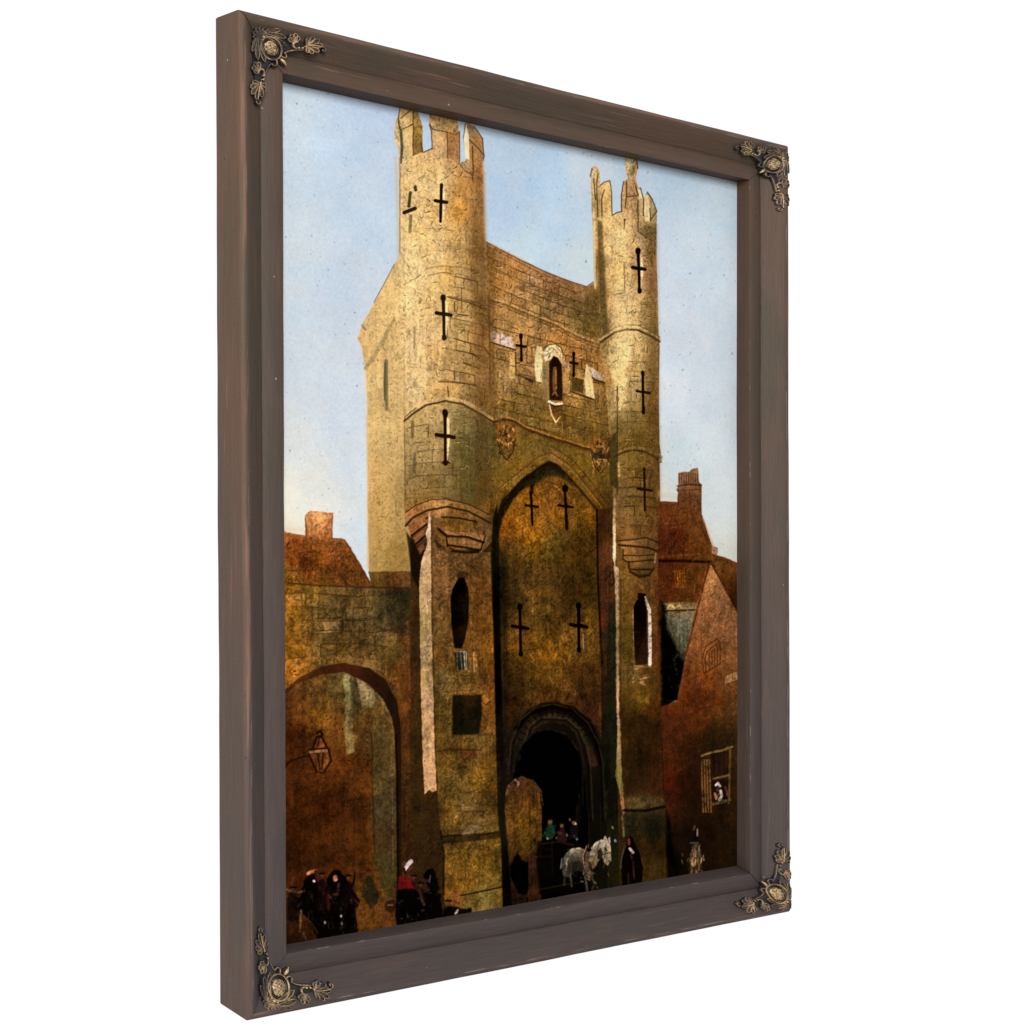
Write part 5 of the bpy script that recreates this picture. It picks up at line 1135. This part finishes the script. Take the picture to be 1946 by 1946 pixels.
for p, c, a_, sf in (([(541, 1480), (620, 1470), (700, 1520), (700, 1640), (541, 1660)], (34, 20, 10), .35, 22), ([(545, 1400), (600, 1390), (600, 1460), (545, 1470)], (40, 22, 12), .4, 18),
                     ([(1060, 1020), (1130, 1010), (1136, 1140), (1080, 1150), (1040, 1110)], (34, 24, 10), .45, 20), ([(955, 1040), (990, 1060), (985, 1160), (955, 1170)], (36, 28, 12), .4, 16),
                     ([(960, 1250), (1010, 1270), (1000, 1330), (960, 1350)], (34, 24, 12), .4, 14), ([(1090, 1260), (1138, 1260), (1142, 1330), (1100, 1330)], (44, 28, 14), .4, 12),
                     ([(1185, 1360), (1256, 1370), (1258, 1500), (1186, 1510)], (34, 24, 12), .4, 12), ([(1300, 1400), (1345, 1380), (1400, 1400), (1400, 1640), (1290, 1640)], (26, 17, 10), .38, 26),
                     ([(1020, 960), (1060, 950), (1050, 1010), (1000, 1040), (985, 1000)], (164, 112, 40), .25, 16), ([(885, 1060), (925, 1060), (932, 1300), (915, 1300)], (64, 44, 18), .35, 9),
                     ([(915, 1400), (944, 1400), (950, 1570), (930, 1570)], (64, 46, 18), .35, 8), ([(541, 1118), (600, 1120), (600, 1290), (541, 1300)], (176, 118, 34), .18, 16)):
    fill(p, c, soft=sf, a=a_, rough=3)
# lit and shaded flanks of the two drums and of the upper wall
for p, c, a_, sf in (([(772, 330), (800, 330), (806, 500), (812, 700), (806, 760), (772, 780), (765, 560)], (228, 192, 128), .30, 10),
                     ([(900, 330), (918, 330), (924, 480), (930, 760), (934, 960), (905, 960), (900, 700), (894, 480)], (92, 62, 30), .38, 9),
                     ([(1160, 430), (1190, 430), (1198, 620), (1200, 700), (1172, 700), (1160, 600)], (232, 198, 132), .28, 9),
                     ([(1232, 430), (1248, 430), (1254, 900), (1254, 1010), (1230, 1010), (1230, 700)], (84, 58, 28), .34, 8),
                     ([(925, 470), (940, 480), (944, 790), (930, 790)], (84, 56, 28), .4, 5)):
    fill(p, c, soft=sf, a=a_)
for i in range(5200):
    x, y = rr_.uniform(690, 1256), rr_.uniform(230, 1080)
    if y < 460 and 925 < x < 1122: continue
    s = box(x, y, x, y); c = img[s].reshape(-1, 3).mean(axis=0)
    if c[2] > c[0] * .82: continue
    if not same(x, y, x + 3, y, 40) or not same(x, y, x - 3, y, 40): continue
    f = rr_.uniform(.4, .72) if rr_.random() < .8 else 1.22
    stroke([(x, y), (x + rr_.uniform(-1.2, 1.2), y + rr_.uniform(.3, 2.4))], rr_.uniform(.8, 1.5), tuple(float(q * f) for q in c), a=rr_.uniform(.3, .75), soft=.6)
for q in list(SLITS): cross(*q)
stroke([(780, 366), (777, 392)], 6, (56, 58, 36), a=.9, dry=.15); stroke([(768, 404), (789, 396)], 7, (40, 30, 20), a=.95); stroke([(781, 410), (779, 440)], 6, (104, 94, 58), a=.8, dry=.25); stroke([(789, 355), (790, 361)], 6, (46, 56, 34), a=.9)
stroke([(541, 1458), (552, 1447), (566, 1441), (586, 1436)], 3.2, LB, a=.95); stroke([(541, 1450), (560, 1443)], 2.2, LB, a=.85)
for p in ([(602, 1400), (593, 1424)], [(611, 1400), (624, 1426)], [(587, 1425), (623, 1422)], [(586, 1432), (601, 1466)], [(624, 1424), (629, 1446)], [(628, 1447), (616, 1466)]): stroke(p, 3.2, LB, a=.9, soft=.8)
stroke([(589, 1429), (620, 1426)], 5, (158, 116, 60), a=.9, dry=.3)
stroke(wob([(1333, 1436), (1350, 1430), (1372, 1426), (1391, 1419)], .6), 4.0, (134, 114, 58), a=.9, dry=.2)
stroke([(1387, 1424), (1386, 1475), (1385, 1526)], 3, (118, 90, 50), a=.8, dry=.2); stroke([(1355, 1480), (1384, 1473)], 3, (128, 104, 62), a=.8, dry=.2)
for x in (1333, 1338, 1343, 1348): stroke([(x, 1444), (x + 1, 1490), (x + 3, 1543)], 2.4, (134, 102, 50), a=.65, dry=.4)
stroke([(1355, 1528), (1372, 1524), (1386, 1520)], 5, (116, 106, 66), a=.8, soft=1.5, dry=.3)
for p, w_, c in (([(1360, 1492), (1364, 1488), (1368, 1494)], 4, (220, 206, 180)), ([(1369, 1503), (1371, 1512), (1367, 1520)], 5, (226, 212, 184)), ([(1358, 1508), (1361, 1518)], 3.4, (180, 116, 66)), ([(1378, 1496), (1382, 1512)], 3.4, (120, 76, 54))): stroke(p, w_, c, a=.95, dry=.1)
# ---- people, horse and cart along the bottom
K = (10, 9, 8)
def blob(x, y, rx, ry, col, a=1.0, soft=1.2, rough=.8):
    fill([(x + rx * math.cos(t * .5236), y + ry * math.sin(t * .5236)) for t in range(12)], col, soft=soft, a=a, rough=rough)
fill([(500, 1770), (620, 1790), (700, 1765), (760, 1762), (880, 1742), (1000, 1720), (1180, 1690), (1420, 1650), (1420, 1860), (500, 1860)], [(560, 1790, (50, 30, 14)), (700, 1765, (96, 64, 24)), (820, 1750, (14, 10, 8)), (1000, 1715, (20, 16, 12)), (1100, 1700, (8, 8, 6)), (1240, 1680, (58, 44, 20)), (1340, 1665, (24, 18, 12))], soft=4, a=.8, tex=.8)
# left group
fill([(570, 1706), (578, 1672), (586, 1664), (602, 1660), (608, 1672), (622, 1668), (634, 1654), (646, 1654), (658, 1668), (668, 1690), (684, 1712), (676, 1736), (680, 1772), (660, 1784), (620, 1790), (600, 1782), (586, 1744), (552, 1722), (556, 1704)], K, soft=1.6, rough=1.6, a=.97)
stroke([(544, 1690), (556, 1696), (580, 1694), (596, 1696)], [3, 5, 4, 4], (124, 92, 56), a=.85, dry=.3); stroke([(544, 1702), (560, 1712)], 4, (110, 74, 42), a=.6, dry=.4)
fill([(578, 1686), (596, 1682), (606, 1694), (600, 1700), (580, 1698)], K, soft=1.5, a=.9)
stroke([(585, 1660), (592, 1656), (600, 1655)], 6, (206, 134, 74), a=.95); blob(600, 1656, 4, 4, (60, 36, 22)); stroke([(596, 1674), (597, 1675)], 4, (226, 222, 214), a=.95)
stroke([(602, 1664), (612, 1690), (624, 1716), (624, 1730)], [7, 9, 8, 4], (88, 36, 34), a=.75, soft=1.6, dry=.35)
stroke([(616, 1668), (618, 1682)], 7, (84, 38, 30), a=.8, dry=.2); stroke([(622, 1700), (628, 1706)], 5, (110, 54, 60), a=.6, dry=.3)
blob(637, 1669, 4.5, 6, (184, 122, 76)); stroke([(644, 1680), (640, 1700), (634, 1700)], 5, (98, 66, 50), a=.8, dry=.3)
stroke([(674, 1656), (672, 1676), (668, 1686)], [2, 4, 4], (16, 10, 8), a=.9)
stroke([(660, 1690), (668, 1704), (680, 1716)], 4, (58, 34, 30), a=.8, dry=.3); stroke([(667, 1710), (668, 1716)], 3, (206, 190, 180), a=.8)
for (x, y) in ((617, 1752), (649, 1754), (648, 1740)): stroke([(x, y), (x + .5, y + 2)], 3, (196, 190, 170), a=.85)
stroke([(572, 1730), (571, 1750), (570, 1770)], [4, 5, 2], (150, 116, 56), a=.8, dry=.3)
for i in range(26):
    x, y = rr_.uniform(580, 680), rr_.uniform(1690, 1780); stroke([(x, y), (x + rr_.uniform(-5, 5), y + rr_.uniform(4, 14))], 1.6, rr_.choice([(52, 50, 40), (70, 36, 34), (44, 34, 24), (88, 76, 54)]), a=.45, dry=.3)
stroke([(572, 1740), (590, 1752), (604, 1774)], 3, (82, 64, 34), a=.6, dry=.4); stroke([(576, 1772), (584, 1790)], 4, (96, 90, 70), a=.5, dry=.4)
# more of the crowd behind the riders
for (x, y, h, c) in ((556, 1690, 60, (22, 15, 11)), (612, 1664, 70, (26, 14, 14)), (662, 1668, 60, (18, 12, 10)), (786, 1668, 60, (16, 12, 11)), (800, 1682, 60, (28, 16, 12)), (852, 1716, 30, (20, 14, 11))):
    fill([(x - 9, y + h), (x - 9, y + 14), (x - 4, y + 6), (x + 4, y + 6), (x + 10, y + 16), (x + 11, y + h)], c, soft=2, rough=1.6, a=.8)
    blob(x, y, 3.8, 4.6, (112, 68, 44), a=.75, rough=.4); stroke([(x - 4, y - 4), (x + 5, y - 4)], 3, (16, 11, 9), a=.9)
for i in range(70):
    x = rr_.choice((rr_.uniform(552, 682), rr_.uniform(752, 838))); y = rr_.uniform(1680, 1775)
    stroke([(x, y), (x + rr_.uniform(-6, 6), y + rr_.uniform(3, 16))], rr_.uniform(1.2, 3), rr_.choice([(74, 60, 42), (58, 34, 26), (34, 38, 34), (96, 66, 44), (60, 24, 26), (24, 20, 18)]), a=.4, soft=1.1, dry=.35)
# green walker in front of the arch
fill([(690, 1680), (700, 1664), (708, 1668), (714, 1690), (722, 1700), (716, 1716), (704, 1728), (694, 1712), (688, 1700)], [(702, 1680, (44, 42, 22)), (706, 1710, (34, 34, 22))], soft=2, rough=2, a=.85, tex=1.4)
blob(700, 1653, 5, 5, (70, 40, 20), a=.8); stroke([(708, 1716), (710, 1754)], 3, (66, 46, 24), a=.7, dry=.3); stroke([(722, 1706), (724, 1744)], 2.4, (130, 90, 40), a=.5, dry=.4)
stroke([(693, 1682), (698, 1690)], 4, (104, 66, 44), a=.6, dry=.3)
blob(743, 1722, 12, 13, (54, 30, 20), a=.85, soft=2); stroke([(736, 1710), (750, 1708)], 4, (110, 74, 54), a=.6, dry=.4); stroke([(738, 1720), (746, 1720)], 2.4, (176, 150, 100), a=.6)
# rider with white cap and red cloak
fill([(752, 1694), (768, 1686), (790, 1692), (800, 1700), (820, 1690), (838, 1700), (842, 1750), (830, 1770), (760, 1780), (750, 1740)], K, soft=2, rough=2, a=.97)
fill([(756, 1690), (758, 1666), (768, 1662), (780, 1674), (790, 1690), (776, 1688)], (116, 24, 26), soft=1.5, a=.95)
stroke([(770, 1662), (778, 1666), (790, 1680), (800, 1700)], [5, 6, 7, 6], (70, 42, 28), a=.9, dry=.2)
stroke([(770, 1652), (775, 1643), (781, 1637)], [6, 8, 8], (196, 186, 176), a=.95); stroke([(768, 1650), (770, 1660)], 3, (16, 12, 12), a=.95); stroke([(778, 1652), (783, 1648)], 4, (88, 52, 36), a=.8)
fill([(804, 1664), (812, 1652), (824, 1650), (828, 1662), (836, 1690), (826, 1700), (812, 1684)], K, soft=1.8, rough=1.5, a=.95)
stroke([(798, 1672), (812, 1674)], 6, (76, 46, 36), a=.7, dry=.3); stroke([(818, 1664), (816, 1676)], 1.8, (150, 144, 140), a=.6)
for i in range(22):
    x, y = rr_.uniform(756, 836), rr_.uniform(1696, 1760); stroke([(x, y), (x + rr_.uniform(-5, 5), y + rr_.uniform(-3, 8))], 2.2, rr_.choice([(66, 74, 76), (96, 70, 56), (48, 38, 30), (104, 92, 80)]), a=.45, dry=.35)
stroke([(800, 1704), (806, 1720)], 5, (96, 66, 52), a=.7, dry=.3)
# small child with a basket
fill([(842, 1732), (852, 1722), (868, 1724), (878, 1728), (896, 1724), (896, 1750), (840, 1752)], K, soft=2, rough=1.6, a=.92); stroke([(864, 1700), (870, 1692), (872, 1704), (868, 1716)], 4, (150, 92, 60), a=.8, dry=.2); stroke([(862, 1712), (872, 1718)], 3, (110, 48, 40), a=.7, dry=.2); stroke([(866, 1736), (870, 1730)], 4, (206, 192, 176), a=.9)
# figures by the gateway
fill([(968, 1650), (974, 1634), (984, 1620), (992, 1636), (1004, 1640), (1006, 1680), (1004, 1700), (984, 1696), (970, 1668)], (6, 5, 5), soft=1.8, rough=2, a=.97)
fill([(1006, 1640), (1014, 1630), (1022, 1646), (1030, 1680), (1028, 1712), (1002, 1724), (1004, 1680)], [(1012, 1660, (70, 44, 28)), (1016, 1700, (80, 52, 32))], soft=1.6, rough=1.2, tex=1.6)
for i in range(9): stroke([(1007 + i * 2.2, 1650), (1005 + i * 2.6, 1716)], 1.4, rr_.choice([(120, 80, 50), (34, 20, 12)]), a=.6, dry=.4)
stroke([(1018, 1612), (1046, 1614)], 5, (64, 46, 32), a=.7, dry=.3); stroke([(1020, 1628), (1050, 1627)], 3, (128, 96, 66), a=.75, dry=.3)
fill([(1022, 1634), (1040, 1636), (1050, 1640), (1048, 1664), (1030, 1668)], (34, 30, 16), soft=1.6, a=.85)
stroke([(1049, 1590), (1050, 1640), (1051, 1664)], [2.6, 2.6, 1.6], (158, 78, 66), a=.85, dry=.1)
for i in range(30):
    x, y = rr_.uniform(1032, 1056), rr_.uniform(1568, 1596); stroke([(x, y), (x + rr_.uniform(-3, 3), y + 2)], 2.6, rr_.choice([(30, 84, 50), (18, 50, 34), (80, 120, 92), (14, 24, 18)]), a=.6, soft=.9)
blob(1046, 1563, 4, 5, (120, 74, 48)); stroke([(1040, 1591), (1041, 1594)], 3, (180, 206, 206), a=.85)
for (x, y, c) in ((1062, 1582, (150, 84, 100)), (1066, 1583, (190, 130, 140)), (1077, 1586, (120, 110, 110)), (1058, 1593, (200, 196, 190)), (1091, 1588, (150, 150, 150)), (1096, 1593, (140, 140, 150)), (1090, 1563, (230, 214, 196)), (1083, 1557, (120, 110, 90)), (1093, 1564, (240, 228, 214)), (1070, 1574, (50, 34, 30)), (1164, 1572, (120, 130, 90)), (1169, 1597, (150, 160, 180))):
    stroke([(x, y), (x + 1, y + 2)], 3.2, c, a=.85, soft=.9)
# pale horse, harness and dark cart
fill([(1022, 1600), (1060, 1592), (1092, 1598), (1100, 1612), (1070, 1618), (1064, 1660), (1100, 1690), (1026, 1700), (1020, 1640)], (9, 8, 7), soft=3, a=.85)
stroke([(1024, 1604), (1060, 1600), (1090, 1606)], 2.4, (66, 44, 30), a=.6, dry=.3)
stroke([(1028, 1690), (1070, 1682), (1110, 1676)], 2.2, (60, 46, 30), a=.5, dry=.3)
fill([(1070, 1664), (1068, 1640), (1074, 1624), (1086, 1613), (1102, 1611), (1116, 1618), (1128, 1620), (1132, 1640), (1126, 1662), (1118, 1668), (1106, 1656), (1092, 1656), (1082, 1668)], [(1078, 1630, (112, 112, 88)), (1094, 1622, (132, 130, 100)), (1090, 1648, (70, 70, 54)), (1114, 1640, (84, 78, 58)), (1076, 1656, (66, 68, 54))], soft=1.4, rough=1.0, a=.95, tex=1.3)
fill([(1118, 1642), (1122, 1620), (1130, 1605), (1142, 1596), (1153, 1598), (1159, 1604), (1161, 1622), (1162, 1636), (1155, 1645), (1148, 1640), (1144, 1628), (1136, 1640), (1128, 1652)], [(1128, 1620, (170, 160, 116)), (1144, 1604, (190, 180, 134)), (1156, 1614, (160, 148, 112)), (1156, 1638, (140, 124, 92)), (1130, 1640, (120, 98, 66))], soft=1.2, rough=.8, a=.97, tex=1.2)
fill([(1136, 1616), (1142, 1612), (1146, 1622), (1142, 1634), (1135, 1632)], (24, 18, 13), soft=1.5, a=.85)
stroke([(1150, 1612), (1152, 1616)], 3, (20, 14, 10), a=.9); stroke([(1158, 1636), (1160, 1638)], 2.4, (40, 26, 20), a=.8)
stroke([(1148, 1598), (1150, 1590), (1153, 1597)], 2.6, (200, 190, 156), a=.9); stroke([(1155, 1599), (1158, 1592), (1159, 1602)], 2.4, (186, 174, 140), a=.85)
stroke([(1146, 1624), (1160, 1620)], 1.4, (46, 30, 20), a=.8); stroke([(1152, 1606), (1149, 1630)], 1.3, (60, 40, 26), a=.7)
stroke([(1125, 1612), (1133, 1602), (1143, 1597)], 3, (214, 206, 168), a=.85, dry=.2); stroke([(1078, 1622), (1088, 1614), (1102, 1612)], 2.6, (176, 174, 146), a=.8, dry=.2)
stroke([(1117, 1606), (1110, 1624), (1112, 1646), (1118, 1656)], 4.5, (62, 34, 26), a=.9); stroke([(1115, 1608), (1108, 1626), (1110, 1644)], 1.4, (196, 160, 120), a=.8)
stroke([(1068, 1632), (1066, 1650)], 2.0, (170, 176, 176), a=.7)
for p, w_ in (([(1074, 1660), (1073, 1682)], 4), ([(1084, 1662), (1087, 1684)], 3), ([(1112, 1660), (1116, 1692)], 4.5), ([(1122, 1656), (1130, 1680), (1126, 1690)], 4)):
    stroke(p, w_, (104, 100, 78), a=.75, soft=1.2, dry=.3)
for i in range(26):
    x, y = rr_.gauss(1116, 9), rr_.gauss(1662, 9); stroke([(x, y), (x + rr_.uniform(-4, 4), y + rr_.uniform(-3, 6))], rr_.uniform(1.2, 2.4), rr_.choice([(172, 146, 110), (110, 104, 84), (60, 52, 40), (206, 180, 140)]), a=.6, soft=.8)
for i in range(40):
    x, y = rr_.uniform(1078, 1158), rr_.uniform(1600, 1660); stroke([(x, y), (x + rr_.uniform(-2, 2), y + rr_.uniform(2, 6))], 1.2, rr_.choice([(40, 34, 26), (196, 188, 150)]), a=.35, dry=.3)
fill([(1084, 1640), (1100, 1630), (1112, 1650), (1100, 1662), (1086, 1660)], (22, 18, 13), soft=3, a=.6, rough=3)
fill([(1074, 1650), (1080, 1630), (1088, 1650), (1082, 1668)], (44, 44, 34), soft=2.4, a=.5, rough=3)
stroke([(1076, 1652), (1078, 1634), (1086, 1619), (1098, 1613)], 3, (160, 160, 134), a=.75, dry=.3)
stroke([(1120, 1640), (1124, 1654), (1134, 1652)], 5, (18, 14, 10), a=.7, soft=1.6)
stroke([(1140, 1600), (1136, 1612), (1132, 1626), (1126, 1640)], 2.2, (84, 76, 52), a=.7, dry=.3)
# riders on the cart
for (x, y, c) in ((1046, 1566, (30, 72, 46)), (1068, 1574, (60, 34, 36)), (1090, 1568, (26, 24, 24))):
    fill([(x - 8, y + 26), (x - 7, y + 8), (x - 3, y), (x + 4, y), (x + 8, y + 8), (x + 9, y + 26)], c, soft=1.6, rough=1.2, a=.75)
    blob(x, y - 5, 3.4, 4.2, (140, 92, 64), rough=.3); stroke([(x - 4, y - 9), (x + 4, y - 9)], 2.6, (22, 16, 14), a=.9)
# man in dark cloak
fill([(1182, 1680), (1180, 1640), (1186, 1616), (1190, 1608), (1192, 1594), (1198, 1587), (1204, 1594), (1208, 1606), (1216, 1622), (1222, 1650), (1220, 1690), (1184, 1700)], (12, 8, 7), soft=1.4, rough=.8, a=.97)
blob(1195, 1600, 3.2, 7, (120, 62, 42), rough=.3); stroke([(1197, 1613), (1203, 1620)], 5, (212, 206, 204), a=.92, dry=.1); stroke([(1199, 1624), (1203, 1640), (1205, 1670)], 3, (62, 46, 38), a=.8, dry=.3)
stroke([(1186, 1614), (1181, 1632), (1180, 1650)], 1.6, (110, 112, 120), a=.6); stroke([(1194, 1660), (1194, 1682)], 1.8, (70, 62, 48), a=.6)
# woman with basket at the far right
fill([(1308, 1660), (1312, 1620), (1316, 1606), (1324, 1602), (1332, 1616), (1334, 1640), (1330, 1656), (1318, 1664)], [(1316, 1620, (110, 92, 62)), (1326, 1630, (84, 72, 44)), (1318, 1650, (74, 60, 36))], soft=2, rough=1.6, a=.85, tex=1.6)
for i in range(26):
    x, y = rr_.gauss(1320, 7), rr_.uniform(1604, 1656); stroke([(x, y), (x + rr_.uniform(-2, 3), y + rr_.uniform(5, 14))], 1.8, rr_.choice([(196, 174, 124), (150, 130, 88), (60, 44, 28)]), a=.6, dry=.3)
for i in range(18):
    x, y = rr_.uniform(1290, 1342), rr_.gauss(1634, 6); stroke([(x, y), (x + 1, y + 4)], 1.6, (150, 128, 90), a=.5)
fill([(1313, 1602), (1316, 1584), (1322, 1578), (1326, 1586), (1325, 1602)], (24, 16, 14), soft=1.2); stroke([(1318, 1576), (1320, 1570)], 3, (104, 74, 60), a=.8); stroke([(1325, 1576), (1325, 1588)], 2.4, (180, 156, 130), a=.8); stroke([(1312, 1602), (1326, 1602)], 3, (120, 108, 100), a=.6)

# ---- brushwork, grain and craquelure over everything built up so far
t = TEX
_dn = np.clip((PY - 900) / 300, 0, 1)
lum = 1.03 + t * (N_FINE * (.13 + .10 * _dn) + N_HUE2 * .20 * _dn + N_GR * .26 + N_MED * .12 + N_DIAG * .12 + np.clip(N_VERT, -.6, .6) * .10)
speck = np.clip(N_GR * 1.1 + N_FINE * .35 + N_MED * .3 - .62, 0, 1) * 1.5
lum *= 1 - np.clip(t, 0, 1.2) * np.clip(speck, 0, .5)
img *= np.clip(lum, .25, 1.9)[..., None]
hue = (t * (N_HUE * 10 + N_HUE2 * 9))[..., None] * (img.mean(axis=2, keepdims=True) / 110)
hue = np.where(hue < 0, hue * .4, hue)
img += hue * np.array([1.0, .15, -.9], np.float32)
L0 = img.mean(axis=2, keepdims=True); T1_ = np.clip(t, 0, 1)[..., None]
up = np.clip((L0 - 70) / 90, 0, 1) * T1_
img = img * (1 + .10 * up) + up * np.array([2.0, 4.0, 15.0], np.float32)
dn = np.clip((PY - 1080) / 560, 0, 1)[..., None]
img = img * (1 - .17 * dn) * np.array([1.0, .97, .93], np.float32) ** dn
bb_ = np.clip((PY - 860) / 160, 0, 1)[..., None] * np.clip(t, 0, 1)[..., None]      # browner umber glaze over the lower stonework
img = img * (1 - bb_ * np.array([-.01, .045, .02], np.float32))
# a little more bite between lights and darks
mid = 100 * (1 - dn) + 55 * dn
img = mid + (img - mid) * (1 + .10 * T1_)
img = np.clip(img, 1, 250)

def to_lin(a):
    a = a / 255.0
    return np.where(a <= .04045, a / 12.92, ((a + .055) / 1.055) ** 2.4)
pig = np.clip(to_lin(img) / LIGHT_ON_CANVAS, 0, .9)

# flat canvas sheet, slightly wavy like real cloth on its stretcher
zz = -RC + .0004 * np.sin(GX * 9 + 1.0) * np.sin(GY * 7)
co = np.stack([GX, -zz, GY], axis=-1).reshape(-1, 3).astype(np.float32)
me = bpy.data.meshes.new("painted_canvas")
me.vertices.add(NX * NY); me.vertices.foreach_set('co', co.ravel())
ii = (np.arange(NY - 1)[:, None] * NX + np.arange(NX - 1)[None, :]).ravel()
quads = np.stack([ii + NX, ii + NX + 1, ii + 1, ii], axis=1).astype(np.int32)
nf = len(quads)
me.loops.add(nf * 4); me.loops.foreach_set('vertex_index', quads.ravel())
me.polygons.add(nf); me.polygons.foreach_set('loop_start', np.arange(0, nf * 4, 4, dtype=np.int32))
me.update(calc_edges=True)
ca = me.color_attributes.new("pigment", 'FLOAT_COLOR', 'POINT')
ca.data.foreach_set('color', np.concatenate([pig.reshape(-1, 3), np.ones((NX * NY, 1))], axis=1).astype(np.float32).ravel())
k = NT("oil_paint_on_canvas")
at = k.n('ShaderNodeAttribute', attribute_name='pigment').outputs['Color']
k.link(at, k.b.inputs['Base Color'])
k.b.inputs['Roughness'].default_value = .9
k.b.inputs['Specular IOR Level'].default_value = 0.0
me.materials.append(k.m)
cv = bpy.data.objects.new("painted_canvas", me); C.objects.link(cv); cv.parent = root
cv['label'] = "oil painting of a twin turreted stone gatehouse with small figures under a pale blue sky"
